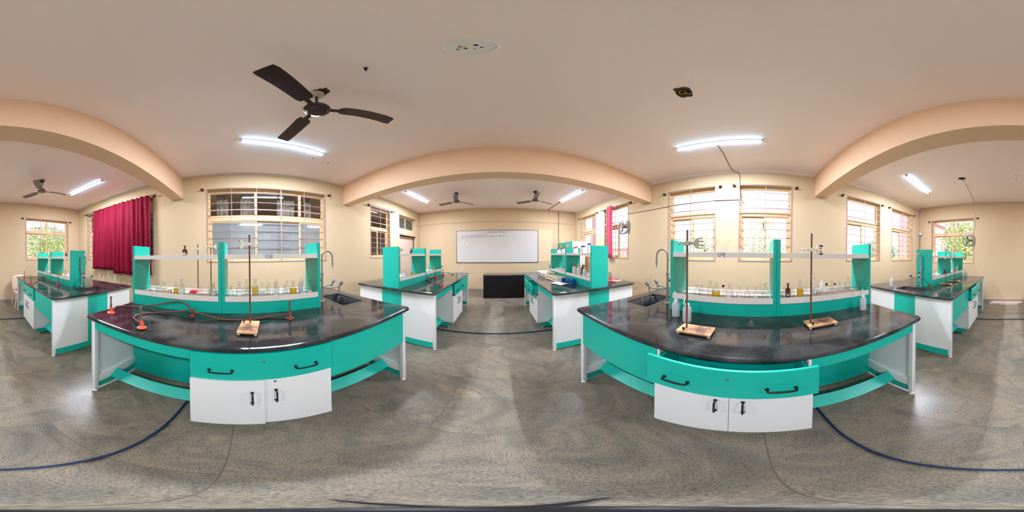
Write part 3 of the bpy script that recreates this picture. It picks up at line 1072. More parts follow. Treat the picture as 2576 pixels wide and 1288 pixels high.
CL, CR = -1.57, 1.452
Y08, YFR, YBK = -1.11, 2.03, -4.32
bL = bench(1)
bR = bench(-1)
BN = {'08': bL, '09': bR}
for k, src in (('FL', bL), ('BL', bL), ('FR', bR), ('BR', bR)):
    BN[k] = copy_tree(src)
BN['08'].location = (CL, Y08, 0)
BN['FL'].location = (CL, YFR, 0)
BN['BL'].location = (CL, YBK, 0)
BN['09'].location = (CR, Y08, 0)
BN['FR'].location = (CR, YFR, 0)
BN['BR'].location = (CR, YBK, 0)
for k, l in (('08', 'teal and white lab bench with black worktop, numbered 08, before the big indoor window'),
             ('09', 'teal and white lab bench with black worktop, numbered 09, its drawer pulled open'),
             ('FL', 'teal and white lab bench near the door, gas burners on its black top'),
             ('FR', 'teal and white lab bench with plastic racks and capped chemical bottles, by the cupboard'),
             ('BL', 'teal and white lab bench beside the maroon curtain, white chair behind it'),
             ('BR', 'teal and white lab bench by the pressure gauge corner, carrying two stands')):
    tag(BN[k], l, 'lab bench', 'island lab benches')


def part(rootobj, base):
    out = []
    for c in rootobj.children_recursive:
        if c.name.split('.')[0] == base:
            out.append(c)
    return out


for k, dx in (('09', -0.065), ('FR', -0.11), ('FL', 0.035), ('BR', -0.05), ('BL', 0.008), ('08', 0.004)):
    for d in part(BN[k], 'drawer'):
        d.location.x = dx
for d in part(BN['08'], 'door')[:1]:
    d.location.x = 0.016
# handwriting on the shelves of benches 08 and 09


def stroke(name, strokes, at, ax, mat, parent, r=0.0013, scale=1.0):
    """strokes in the (a, z) plane; ax = direction of a; parent at world origin of the bench"""
    mb = MB()
    for st in strokes:
        mb.tube([Vector(at) + Vector(ax) * (p[0] * scale) + Vector((0, 0, p[1] * scale)) for p in st], r, 6, smooth=True)
    return mb.build(name, mat, parent)


def circ(cx, cy, rx, ry, a0=90, a1=450, n=12):
    return [(cx + rx * math.cos(math.radians(a0 + (a1 - a0) * k / n)), cy + ry * math.sin(math.radians(a0 + (a1 - a0) * k / n))) for k in range(n + 1)]


sh8 = [c for c in part(BN['08'], 'upper_shelf')]
sh8 = max(sh8, key=lambda c: sum(v.co.y for v in c.data.vertices) / len(c.data.vertices))
stroke('marker_number', [circ(0.0, 0.0, 0.009, 0.010), circ(0.024, 0.006, 0.007, 0.006), circ(0.024, -0.007, 0.008, 0.007)], (0.1605, 1.326, 1.452), (0, 1, 0), 'marker_blue', sh8, 0.0018, 1.5)
sh9 = [c for c in part(BN['09'], 'upper_shelf')]
sh9 = max(sh9, key=lambda c: sum(v.co.y for v in c.data.vertices) / len(c.data.vertices))
stroke('marker_number', [circ(0.0, 0.0, 0.008, 0.009), circ(0.020, 0.004, 0.006, 0.006, 0, 360) + [(0.026, 0.011), (0.026, -0.018)]], (-0.1605, 1.388, 1.451), (0, -1, 0), 'marker_blue', sh9, 0.0018, 1.5)


# ------------------------------------------------------------------ taps
def tap(k, base, s, label):
    r = empty('laboratory_tap', (base[0], base[1], base[2] + 0.001))
    o = 'tap_enamel'
    MB().lathe([(0.03, 0.0), (0.028, 0.006), (0.013, 0.012), (0.013, 0.30), (0.016, 0.305), (0.016, 0.33), (0.0105, 0.335), (0.0105, 0.34)], 18).build('pillar', o, r)
    pts = [(0, 0, 0.33), (0, 0, 0.50)]
    for i in range(11):
        a = math.radians(180 - 18 * i)
        pts.append((0, 0.068 + 0.068 * math.cos(a), 0.50 + 0.068 * math.sin(a)))
    pts.append((0, 0.138, 0.43))
    MB().tube(pts, 0.0095, 12).lathe([(0.013, 0), (0.013, -0.014), (0.007, -0.018), (0.0075, -0.028), (0.005, -0.034), (0.0065, -0.044), (0.004, -0.06)], 14, at=(0, 0.138, 0.432)).build('swan_neck', o, r)
    for sx, yy in ((1, 0.175), (-1, 0.175)):
        MB().tube([(0, 0, 0.165), (sx * s * 0.045, 0.045, 0.160), (sx * s * 0.075, yy * 0.7, 0.160), (sx * s * 0.08, yy, 0.175)], 0.009, 10, smooth=True).lathe([(0.0, 0.0), (0.006, 0.0), (0.008, 0.03), (0.011, 0.05), (0.011, 0.07)], 12, at=(sx * s * 0.08, yy, 0.095)).build('outlet_arm', o, r)
        MB().lathe([(0.010, 0.0), (0.016, 0.012), (0.021, 0.018), (0.022, 0.050), (0.019, 0.054), (0.0, 0.055)], 14, at=(sx * s * 0.08, yy + 0.004, 0.175), axis=(sx * s * 0.15, 0.55, 0.75)).build('tap_knob', 'grey_plastic', r)
    MB().tube([(0, 0, 0.245), (-s * 0.035, 0.0, 0.245)], 0.010, 10).lathe([(0.014, 0.0), (0.019, 0.006), (0.020, 0.036), (0.0, 0.038)], 14, at=(-s * 0.03, 0, 0.245), axis=(-s, 0, 0)).build('neck_knob', 'grey_plastic', r)
    return tag(r, label, 'tap', 'swan-neck laboratory taps')


tap('08', (-1.60, 0.850, 0.935), 1, 'grey swan-neck lab tap beside the sink of bench 08')
tap('09', (1.450, 0.852, 0.935), -1, 'grey swan-neck lab tap beside the sink of bench 09')
tap('FL', (-1.60, YFR + 1.96, 0.935), 1, 'swan-neck tap half hidden behind the rack near the whiteboard, door-side bench')
tap('FR', (1.452, YFR + 1.96, 0.935), -1, 'swan-neck tap half hidden behind the rack of chemical jars')
tap('BL', (-1.62, -2.44, 0.935), 1, 'grey swan-neck tap at the sink facing the maroon curtain')
tap('BR', (1.485, -2.44, 0.935), -1, 'grey swan-neck tap at the sink of the gauge corner bench')


# ------------------------------------------------------------------ glassware kinds (unit diameter, unit height; scaled per piece)
def kind_bottle(glass, liquid, level, label, amber=False):
    root = empty('reagent_bottle')
    MB().lathe([(0.0, 0.0), (0.47, 0.0), (0.5, 0.03), (0.5, 0.44), (0.48, 0.52), (0.40, 0.60), (0.26, 0.655), (0.17, 0.68), (0.155, 0.72), (0.155, 0.80), (0.22, 0.825), (0.22, 0.84), (0.15, 0.845)], 28, close=False).build('glass_body', glass, root, smooth=50, normals=True)
    MB().lathe([(0.0, 0.76), (0.12, 0.76), (0.135, 0.85), (0.13, 0.90), (0.20, 0.935), (0.33, 0.955), (0.35, 0.975), (0.30, 1.0), (0.0, 1.0)], 20).build('stopper', 'amber_glass' if amber else glass, root, smooth=40)
    if liquid:
        t = min(level, 0.5)
        MB().lathe([(0.0, 0.015), (0.455, 0.015), (0.475, 0.04), (0.475, t), (0.0, t)], 28).build('liquid', liquid, root, smooth=50)
    if label:
        mb = MB()
        mb.grid(lambda u, v: Vector((0.51 * math.sin((u - 0.5) * 1.5), -0.51 * math.cos((u - 0.5) * 1.5), 0.10 + 0.14 * v)), 8, 1)
        o = mb.build('label', 'label_paper', root)
    return root


def kind_wash(level=0.35):
    root = empty('wash_bottle')
    MB().lathe([(0.0, 0.0), (0.47, 0.0), (0.5, 0.02), (0.5, 0.50), (0.44, 0.57), (0.25, 0.61), (0.22, 0.62), (0.22, 0.625)], 28, close=False).build('bottle_body', 'wash_plastic', root, smooth=50)
    MB().lathe([(0.27, 0.60), (0.27, 0.69), (0.22, 0.70), (0.10, 0.715), (0.10, 0.745), (0.0, 0.75)], 20).build('cap', 'white_plastic', root, smooth=40)
    MB().tube([(0, 0, 0.72), (0.02, 0, 0.86), (0.12, 0, 0.975), (0.30, 0, 0.97), (0.55, 0, 0.88), (0.80, 0, 0.76)], 0.048, 10, smooth=True).build('spout', 'white_plastic', root)
    MB().lathe([(0.0, 0.012), (0.46, 0.012), (0.47, level), (0.0, level)], 24).build('liquid', 'clear_liquid', root)
    return root


def kind_flask():
    root = empty('conical_flask')
    MB().lathe([(0.0, 0.0), (0.48, 0.0), (0.5, 0.02), (0.46, 0.10), (0.22, 0.62), (0.19, 0.70), (0.19, 0.95), (0.235, 0.985), (0.235, 1.0), (0.20, 1.0)], 24, close=False).build('glass_body', 'clear_glass', root, smooth=50)
    return root


def kind_beaker(liquid=None):
    root = empty('glass_beaker')
    MB().lathe([(0.0, 0.0), (0.46, 0.0), (0.48, 0.04), (0.48, 0.94), (0.51, 0.98), (0.51, 1.0)], 26, close=False).build('glass_body', 'clear_glass', root, smooth=50)
    return root


K = {}
K['L'] = kind_bottle('clear_glass', 'clear_liquid', 0.30, True)
K['c'] = kind_bottle('clear_glass', 'clear_liquid', 0.36, False)
K['g'] = kind_bottle('green_glass', 'clear_liquid', 0.30, True)
K['Y'] = kind_bottle('clear_glass', 'yellow_liquid', 0.46, False)
K['B'] = kind_bottle('amber_glass', 'clear_liquid', 0.2, True, amber=True)
K['W'] = kind_wash()
K['E'] = kind_flask()
K['k'] = kind_beaker()
used = set()
for r_ in K.values():
    r_['_src'] = 1
ORD = 'first second third fourth fifth sixth seventh eighth ninth tenth eleventh twelfth thirteenth fourteenth fifteenth sixteenth'.split()
LOOK = {'L': 'clear stoppered glass bottle with white label', 'c': 'unlabelled clear stoppered bottle', 'g': 'greenish stoppered glass bottle with white label',
        'Y': 'glass bottle of bright yellow liquid', 'B': 'amber glass bottle with dark stopper', 'W': 'white plastic wash bottle with bent spout',
        'E': 'empty clear conical flask', 'k': 'low clear glass beaker'}
CATG = {'L': 'bottle', 'c': 'bottle', 'g': 'bottle', 'Y': 'bottle', 'B': 'bottle', 'W': 'wash bottle', 'E': 'flask', 'k': 'beaker'}


def put(kind, x, y, z, h, wd, label, group=None, rz=None):
    src = K[kind]
    if kind in used:
        o = copy_tree(src)
    else:
        o = src
        used.add(kind)
    if '_src' in o:
        del o['_src']
    if kind in 'LcgYBE':
        wd = min(wd, h * 0.56) if kind != 'E' else wd
    if kind == 'W':
        wd = min(wd, h * 0.36)
    o.location = (x, y, z)
    o.scale = (wd, wd, h)
    # the label side of a bottle faces the aisle
    o.rotation_euler = (0, 0, (math.pi / 2 if x < 0 else -math.pi / 2) + (rz if rz is not None else random.uniform(-0.3, 0.3)))
    return tag(o, label, CATG[kind], group)


def row(items, z, where, group, key):
    """items sorted from the sink end; labels count from the sink"""
    its = sorted(items, key=lambda t: -t[1])
    for i, (x, y, h, wd, kd) in enumerate(its):
        # keep neighbours from touching
        put(kd, x, y, z, h, wd, '%s, %s from sink in %s' % (LOOK[kd], ORD[i], where), group)


TZ = 1.067
row([(-1.535, 0.664, 0.135, 0.073, 'g'), (-1.63, 0.605, 0.155, 0.05, 'W'), (-1.50, 0.572, 0.139, 0.073, 'L'), (-1.53, 0.490, 0.137, 0.073, 'Y'),
     (-1.64, 0.455, 0.128, 0.055, 'c'), (-1.50, 0.398, 0.105, 0.058, 'L'), (-1.64, 0.350, 0.138, 0.058, 'c'), (-1.50, 0.307, 0.138, 0.066, 'L')],
    TZ, "rack eight's sink bay", 'reagent bottles on the bench 08 rack', '08a')
row([(-1.65, 0.264, 0.118, 0.052, 'c'), (-1.50, 0.226, 0.105, 0.053, 'c'), (-1.60, 0.193, 0.121, 0.052, 'L'), (-1.50, 0.131, 0.110, 0.056, 'c'),
     (-1.63, 0.127, 0.157, 0.071, 'Y'), (-1.50, 0.041, 0.100, 0.050, 'L'), (-1.65, 0.039, 0.151, 0.058, 'c'), (-1.53, -0.030, 0.145, 0.068, 'L'),
     (-1.53, -0.112, 0.103, 0.056, 'g')],
    TZ, "rack eight's middle", 'reagent bottles on the bench 08 rack', '08b')
row([(-1.56, -0.283, 0.124, 0.075, 'g'), (-1.66, -0.331, 0.121, 0.05, 'c'), (-1.53, -0.592, 0.112, 0.055, 'L'), (-1.60, -0.625, 0.156, 0.068, 'c'),
     (-1.53, -0.660, 0.131, 0.053, 'Y'), (-1.60, -0.835, 0.114, 0.061, 'L'), (-1.60, -0.905, 0.116, 0.061, 'L'), (-1.55, -1.004, 0.117, 0.054, 'L')],
    TZ, "rack eight's curtain bay", 'reagent bottles on the bench 08 rack', '08c')
put('E', -1.63, -0.425, TZ, 0.085, 0.061, 'small empty glass flask among bottles in the 08 curtain bay', None)
row([(1.400, 0.648, 0.141, 0.065, 'c'), (1.416, 0.516, 0.113, 0.059, 'c'), (1.385, 0.460, 0.112, 0.053, 'c'), (1.42, 0.388, 0.146, 0.071, 'c'),
     (1.375, 0.325, 0.138, 0.073, 'Y'), (1.40, 0.212, 0.134, 0.073, 'L'), (1.395, 0.123, 0.106, 0.058, 'L'), (1.395, 0.057, 0.109, 0.055, 'c'),
     (1.395, -0.020, 0.109, 0.053, 'L'), (1.395, -0.098, 0.143, 0.068, 'c')], TZ, "rack nine's sink bay", 'reagent bottles on the bench 09 rack', '09a')
row([(1.385, -0.262, 0.114, 0.049, 'c'), (1.461, -0.310, 0.127, 0.050, 'B'), (1.385, -0.330, 0.110, 0.053, 'c'), (1.44, -0.420, 0.162, 0.062, 'Y'),
     (1.38, -0.457, 0.107, 0.054, 'c'), (1.52, -0.573, 0.165, 0.05, 'W'), (1.45, -0.611, 0.100, 0.059, 'c'), (1.565, -0.692, 0.155, 0.051, 'W'),
     (1.54, -0.795, 0.116, 0.056, 'c'), (1.55, -0.895, 0.107, 0.055, 'c'), (1.47, -0.925, 0.096, 0.053, 'c'), (1.56, -1.015, 0.143, 0.070, 'c'),
     (1.45, -1.052, 0.124, 0.062, 'c')], TZ, "rack nine's outer bay", 'reagent bottles on the bench 09 rack', '09b')
put('k', 1.36, -0.528, TZ, 0.089, 0.062, 'empty glass beaker between bottles in the 09 outer bay')
row([(-1.60, -4.25, 0.138, 0.060, 'c'), (-1.60, -4.13, 0.138, 0.062, 'c'), (-1.60, -4.02, 0.135, 0.059, 'c'), (-1.60, -3.66, 0.131, 0.062, 'g'),
     (-1.62, -3.475, 0.131, 0.062, 'g'), (-1.63, -3.300, 0.146, 0.055, 'c'), (-1.56, -3.19, 0.150, 0.067, 'Y'), (-1.62, -3.06, 0.131, 0.059, 'c'),
     (-1.55, -2.95, 0.127, 0.065, 'c'), (-1.61, -2.83, 0.127, 0.062, 'c'), (-1.55, -2.72, 0.13, 0.062, 'c'), (-1.62, -2.60, 0.12, 0.062, 'c')], TZ, 'rack by maroon curtain',
    'reagent bottles on the rack by the maroon curtain', 'BL')
row([(-1.55, 2.12, 0.13, 0.06, 'c'), (-1.55, 2.335, 0.140, 0.058, 'c'), (-1.54, 2.452, 0.150, 0.06, 'W'), (-1.60, 2.525, 0.133, 0.052, 'c'), (-1.52, 2.595, 0.152, 0.062, 'Y'),
     (-1.62, 2.66, 0.155, 0.05, 'W')], TZ, 'door-side outer bay', 'reagent bottles on the door-side rack', 'FL')
row([(-1.561, 3.433, 0.126, 0.058, 'c'), (-1.62, 3.525, 0.122, 0.055, 'c'), (-1.54, 3.68, 0.144, 0.055, 'Y'), (-1.62, 3.25, 0.08, 0.05, 'c')], TZ, 'door-side sink bay',
    'reagent bottles on the door-side rack', 'FL2')
row([(1.44, -2.66, 0.115, 0.062, 'c'), (1.51, -2.74, 0.119, 0.062, 'c'), (1.422, -2.82, 0.119, 0.062, 'c'), (1.46, -2.91, 0.121, 0.060, 'c'), (1.398, -3.287, 0.115, 0.055, 'B'),
     (1.52, -3.49, 0.095, 0.058, 'c'), (1.42, -3.96, 0.141, 0.065, 'Y'), (1.46, -4.06, 0.14, 0.065, 'c'), (1.44, -4.15, 0.14, 0.065, 'g')], TZ, 'gauge corner rack',
    'reagent bottles on the gauge corner rack', 'BR')
put('W', 1.44, -4.25, TZ, 0.16, 0.06, 'white wash bottle at the back wall end of the gauge corner rack')
SZ = 1.4705
put('B', -1.56, -0.572, SZ, 0.098, 0.053, 'amber glass bottle with black stopper alone on the upper shelf of 08')
put('B', -1.56, -2.93, SZ, 0.095, 0.045, 'small amber bottle on the upper shelf by the maroon curtain')
put('B', -1.56, 2.645, SZ, 0.10, 0.052, 'small amber bottle on the upper shelf before the door')
FL9 = [(0.660, 0.126, 0.058), (0.645, 0.114, 0.055), (0.580, 0.118, 0.055), (0.520, 0.11, 0.055), (0.440, 0.121, 0.062), (0.372, 0.112, 0.060), (0.335, 0.126, 0.07), (0.285, 0.110, 0.055), (0.238, 0.122, 0.072)]
for i, (y, h, d) in enumerate(FL9):
    put('E', 1.50 + (0.05 if i % 2 else -0.04), y, SZ, h, d, 'empty conical flask, %s from the tap on upper shelf of rack nine' % ORD[i], 'conical flasks on the upper shelf of 09')
for i in range(10):
    x_ = 1.40 + (0.13 if i % 2 else 0.0)
    put('k', x_, 0.175 - i * 0.027, SZ, 0.034 if i < 9 else 0.055, 0.050, 'low clear glass dish, %s after the flasks on upper shelf of rack nine' % ORD[i], 'low glass dishes on the upper shelf of 09')
for i, (x, y) in enumerate(((1.38, -2.60), (1.50, -2.66), (1.40, -2.74), (1.52, -2.82))):
    put('E', x, y, SZ, 0.11, 0.065, 'conical flask, %s from the tap on the gauge corner upper shelf' % ORD[i], 'conical flasks on the gauge corner rack')
WZ = 0.9355
put('W', 1.154, 0.599, WZ, 0.21, 0.063, 'wash bottle on worktop 09, nearer its sink, spout folded back', rz=2.6)
put('W', 1.088, 0.472, WZ, 0.21, 0.065, 'wash bottle on worktop 09, partly behind the fork-clamp stand', rz=-1.7)
put('W', 1.192, -0.947, WZ, 0.20, 0.062, 'wash bottle standing alone at the outer end of worktop 09', rz=1.5)
put('W', -1.001, 4.453, WZ, 0.20, 0.062, 'wash bottle at the whiteboard end of the door-side worktop', rz=-2.9)
put('W', 1.169, -4.106, WZ, 0.20, 0.062, 'nearer of two wash bottles at the back wall end of a bench', rz=1.0)
put('W', 1.192, -4.33, WZ, 0.21, 0.06, 'farther of two wash bottles at the back wall end of a bench', rz=2.4)
put('W', 1.85, -2.074, WZ, 0.20, 0.062, 'wash bottle behind the sink of the gauge corner bench', rz=0.2)


# thin stoppered dropper tubes standing in the 09 tray
def dropper(x, y, h, z, label):
    r = empty('dropper_bottle', (x, y, z))
    MB().lathe([(0.0, 0.0), (0.011, 0.0), (0.011, h * 0.75), (0.008, h * 0.8)], 14, close=False).build('glass_body', 'clear_glass', r, smooth=50)
    MB().lathe([(0.008, h * 0.76), (0.012, h * 0.80), (0.012, h * 0.97), (0.009, h)], 14).build('rubber_top', 'black_metal', r)
    tag(r, label, 'dropper', 'black-topped droppers in the 09 rack')


dropper(1.52, 0.290, 0.095, TZ, 'black-topped dropper in 09 rack beside the yellow bottle')
dropper(1.51, -0.722, 0.10, TZ, 'black-topped dropper in 09 rack against a wash bottle')
dropper(1.565, -0.848, 0.085, TZ, 'black-topped dropper in 09 rack between clear bottles of the outer bay')


def cylinder(x, y, z, h, r, label):
    o = empty('measuring_cylinder', (x, y, z))
    MB().lathe([(0.0, 0.0), (r * 2.6, 0.0), (r * 2.6, 0.004), (r, 0.010)], 20).build('foot', 'clear_glass', o, smooth=50)
    MB().lathe([(r, 0.008), (r, h), (r * 1.15, h)], 18, close=False).build('glass_tube', 'clear_glass', o, smooth=50)
    return tag(o, label, 'measuring cylinder')


cylinder(1.069, 0.875, WZ, 0.145, 0.0085, 'glass measuring cylinder on worktop 09 in front of the sink')
cylinder(1.401, -0.052, TZ, 0.135, 0.007, 'slim glass measuring cylinder standing in the 09 rack tray')
cylinder(1.771, 1.30, WZ, 0.24, 0.007, 'tall thin glass tube standing beyond the sink of bench 09')
fu = empty('glass_funnel', (1.136, 0.016, WZ))
MB().lathe([(0.036, 0.0), (0.036, 0.002), (0.010, 0.034), (0.006, 0.042), (0.0045, 0.05), (0.004, 0.105)], 26, close=False).build('cone', 'clear_glass', fu, smooth=50)
tag(fu, 'glass funnel standing upside down on worktop 09', 'funnel')


# ------------------------------------------------------------------ retort stands
def stand(cx, cy, rz, rod_at, clamp_z, clamp, clamp_dir, label, z=0.9355, group='retort stands with clamps'):
    """plate long side along local x; rod at local rod_at"""
    r = empty('retort_stand', (cx, cy, z), rz)
    p = MB()
    p.prism(rrect(-0.108, 0.108, -0.064, 0.064, 0.006, 3), 0.012, 0.0215)
    pl = p.build('base_plate', 'rust_stained_plate', r, smooth=20)
    for a in (-0.096, 0.096):
        for b in (-0.052, 0.052):
            MB().lathe([(0.009, 0.0), (0.011, 0.013)], 10, at=(a, b, 0)).build('foot', 'clamp_paint', pl)
    rx, ry = rod_at
    MB().tube([(rx, ry, 0.0215), (rx, ry, 0.17), (rx, ry, 0.67)], 0.0062, 12).build('rod', 'rod_rust', r)
    MB().lathe([(0.004, 0), (0.004, 0.012), (0.010, 0.014), (0.009, 0.022)], 12, at=(rx * 1.02, ry + (0.045 if ry <= 0.02 else -0.045), 0.0215)).build('thumb_screw', 'black_metal', pl)
    d = Vector(clamp_dir).normalized()
    d = Matrix.Rotation(-rz, 3, 'Z') @ d
    sd = Vector((0, 0, 1))
    zz = clamp_z - z
    c0 = Vector((rx, ry, zz))
    q = d.cross(sd).normalized()
    mt = Matrix((d, q, sd)).transposed().to_4x4()
    mt.translation = c0
    c = MB()
    cm = 'clamp_paint' if clamp != 'fork' else 'clamp_grey'
    loop = [(-0.035, -0.009), (0.030, -0.009), (0.045, -0.006), (0.045, 0.006), (0.030, 0.009), (-0.035, 0.009)]
    rot = mt @ Matrix.Rotation(math.pi / 2, 4, 'X')   # loop y -> up
    c.prism(loop, -0.008 + 0.012, 0.008 + 0.012, rot)
    c.prism([(-0.014, -0.013), (0.014, -0.013), (0.014, 0.013), (-0.014, 0.013)], -0.012, 0.012, rot)
    if clamp == 'fork':
        c.prism([(0.040, -0.008), (0.050, -0.028), (0.062, -0.034), (0.095, -0.034), (0.095, -0.025), (0.070, -0.025), (0.070, -0.016), (0.096, -0.016), (0.096, -0.007), (0.072, -0.007),
                 (0.072, 0.007), (0.096, 0.007), (0.096, 0.016), (0.070, 0.016), (0.070, 0.025), (0.095, 0.025), (0.095, 0.034), (0.062, 0.034), (0.050, 0.028), (0.040, 0.008)], 0.008, 0.016, rot)
    else:
        c.prism([(0.040, -0.006), (0.050, -0.020), (0.056, -0.030), (0.072, -0.030), (0.072, -0.018), (0.066, -0.006), (0.066, 0.006), (0.072, 0.018), (0.072, 0.030), (0.056, 0.030), (0.050, 0.020), (0.040, 0.006)], 0.006, 0.018, rot)
    cl = c.build('clamp', cm, r, smooth=25)
    k = MB()
    k.tube([mt @ Vector((-0.034, -0.012, 0)), mt @ Vector((-0.052, -0.012, 0))], 0.003, 8)
    k.lathe([(0.006, 0), (0.009, 0.006), (0.009, 0.012), (0.0, 0.014)], 10, at=mt @ Vector((-0.050, -0.012, 0)), axis=-d)
    k.build('wing_screw', cm if clamp == 'fork' else 'clamp_paint', cl)
    if clamp == 'plain':
        for zq in (0.024, -0.024):
            MB().tube([mt @ Vector((0.060, -0.012, zq)), mt @ Vector((0.082, -0.012, zq))], 0.005, 8).build('cork_pad', 'cardboard', cl)
    if clamp == 'jaw':
        for zq, mm, rr in ((0.028, 'black_metal', 0.007), (0.011, 'clamp_red', 0.005), (-0.011, 'clamp_red', 0.005), (-0.028, 'black_metal', 0.007)):
            MB().tube([mt @ Vector((0.066, -0.012, zq)), mt @ Vector((0.094 if rr > 0.006 else 0.086, -0.012, zq))], rr, 10).build('jaw_sleeve', mm, cl)
    if clamp == 'fork':
        for zq in (0.0115, -0.0115):
            MB().tube([mt @ Vector((0.074, -0.012, zq)), mt @ Vector((0.101, -0.012, zq))], 0.0045, 8).build('cork_pad', 'cardboard', cl)
    return tag(r, label, 'retort stand', group)


stand(0.940, 0.347, math.pi / 2, (0.062, 0.002), 1.521, 'fork', (0.1, -1, 0), 'retort stand with four-prong fork clamp on worktop 09, nearer its sink')
stand(1.060, -0.462, math.pi / 2 + 0.04, (0.075, 0.0), 1.493, 'jaw', (0.1, -1, 0), 'retort stand with red and black tipped clamp on worktop 09')
stand(-1.083, 0.040, math.radians(170), (0.066, 0.0), 1.536, 'plain', (0.25, -1, 0), 'rust-stained retort stand at the middle of worktop 08')
stand(1.158, -2.80, 0.25, (0.0, 0.055), 1.435, 'plain', (0.5, -1, 0), 'retort stand nearer the sink on the gauge corner bench')
stand(1.140, -3.21, 0.3, (0.0, 0.055), 1.517, 'plain', (0.9, 0.2, 0), 'retort stand farther from the sink on the gauge corner bench')
stand(-1.93, -0.56, 0.0, (0.03, 0.03), 1.55, 'plain', (-0.3, 1, 0), 'retort stand behind the 08 rack, farther from the big window')
stand(-1.93, -0.36, 0.0, (0.03, -0.01), 1.575, 'plain', (-0.3, 1, 0), 'retort stand behind the 08 rack, beside its middle upright')
stand(-1.93, 2.80, 0.0, (0.0, 0.0), 1.56, 'fork', (0.2, 1, 0), 'retort stand behind the door-side rack, before the door')


# ------------------------------------------------------------------ gas burners and rubber tubes
def burner(x, y, label, mat='orange_plastic', lean=0.0, z=WZ, top='burner_metal', group='bunsen burners'):
    r = empty('bunsen_burner', (x, y, z))
    r.rotation_euler = (lean, -lean * 0.6, 0)
    r.location.z += 0.045 * abs(lean)
    MB().lathe([(0.036, 0.0), (0.037, 0.005), (0.034, 0.010), (0.014, 0.016), (0.012, 0.02), (0.012, 0.062)], 22).tube([(0, 0, 0.028), (-0.028 if x < 0 else 0.028, 0, 0.030)], 0.0045, 8).build('base', mat, r)
    MB().lathe([(0.0075, 0.060), (0.0075, 0.140), (0.011, 0.144), (0.011, 0.160), (0.008, 0.160)], 16).build('barrel', top, r)
    MB().lathe([(0.0105, 0.066), (0.0105, 0.084)], 16).build('air_collar', top, r)
    return tag(r, label, 'gas burner', group)


burner(-1.013, -1.056, 'orange-based gas burner at the curtain corner of worktop 08')
burner(-0.901, -0.642, 'leaning orange-based gas burner at the front edge of worktop 08', lean=0.10)
burner(-1.234, 0.366, 'rusty-based gas burner on worktop 08, sink side of the stand', mat='rusty_red')
burner(-1.007, -4.227, 'red-based gas burner at the chair end of a bench', mat='red_plastic')
burner(-0.859, -3.059, 'red-based gas burner above the drawer of the maroon curtain bench', mat='red_plastic')
burner(-1.322, -2.794, 'leaning red-based gas burner close to the rack by the maroon curtain', mat='red_plastic', lean=-0.12)
burner(-1.345, 3.30, 'red-based gas burner on the door-side worktop, in the middle of three', mat='red_plastic')
burner(-1.335, 3.78, 'red-based gas burner on the door-side worktop, nearest its sink'.replace('nearest', 'next to'), mat='red_plastic')
burner(-0.916, 2.524, 'rusty-based gas burner on the door-side worktop at its front corner', mat='rusty_red')
burner(1.95, 2.35, 'red-based gas burner behind the chemical jar rack, by the rack end', mat='red_plastic')
burner(2.03, 2.50, 'red-based gas burner behind the chemical jar rack, beside white papers', mat='red_plastic')


def gas_cock(x, y, rz, label):
    r = empty('gas_cock', (x, y, WZ), rz)
    MB().lathe([(0.028, 0.0), (0.028, 0.004), (0.010, 0.012), (0.010, 0.03), (0.017, 0.036), (0.017, 0.052), (0.008, 0.058), (0.008, 0.066)], 18).build('body', 'rusty_red', r)
    m = MB()
    for a in (40, 140, 220, 320):
        d = Vector((math.cos(math.radians(a)), math.sin(math.radians(a)), 0))
        m.tube([d * 0.008 + Vector((0, 0, 0.045)), d * 0.036 + Vector((0, 0, 0.047))], 0.0055, 8)
        m.lathe([(0.004, 0), (0.011, 0.002), (0.011, 0.005), (0.0, 0.006)], 10, at=d * 0.02 + Vector((0, 0, 0.055)))
    m.build('nozzle', 'burner_metal', r)
    return tag(r, label, 'gas tap', 'gas cocks on the worktops')


gas_cock(-1.301, -0.413, 0.3, 'brass four-way gas cock at the middle of worktop 08')
gas_cock(-1.375, 3.02, 0.3, 'dark gas cock by the looped tubes on the door-side worktop')
gas_cock(-1.36, -3.72, 0.3, 'dark gas cock by the rack foot on the maroon curtain bench')
gas_cock(1.28, -2.40, 0.3, 'rusty gas cock at the rack corner of the gauge corner bench')


def rubber(pts, label, r=0.0065, mat='rubber_tube', group='rubber gas tubes'):
    o = MB().tube(pts, r, 10, smooth=True).build('rubber_tube', mat)
    return tag(o, label, 'gas tube', group)


rubber([(-1.045, -1.056, 0.965), (-1.15, -1.12, 0.955), (-1.24, -1.08, 0.948), (-1.33, -0.93, 0.950), (-1.37, -0.78, 0.985), (-1.385, -0.66, 1.02), (-1.39, -0.55, 1.03), (-1.36, -0.47, 1.01), (-1.328, -0.438, 0.983)],
       'longest brown rubber tube on worktop 08, arching to the curtain corner burner')
rubber([(-0.93, -0.65, 0.966), (-0.97, -0.74, 0.957), (-1.04, -0.82, 0.947), (-1.14, -0.82, 0.945), (-1.23, -0.74, 0.945), (-1.30, -0.60, 0.955), (-1.335, -0.44, 0.982)],
       'brown rubber tube on worktop 08 curling to the leaning burner')
rubber([(-1.275, -0.387, 0.982), (-1.27, -0.30, 0.968), (-1.255, -0.18, 0.945), (-1.245, -0.05, 0.943), (-1.255, 0.07, 0.943), (-1.29, 0.20, 0.948), (-1.28, 0.33, 0.958), (-1.262, 0.366, 0.965)],
       'brown rubber tube on worktop 08 running behind the retort stand')
rubber([(-1.372, 3.30, 0.966), (-1.39, 3.20, 0.955), (-1.35, 3.10, 0.955), (-1.36, 3.05, 0.981)], 'rubber tube from middle burner to gas cock, door-side worktop')
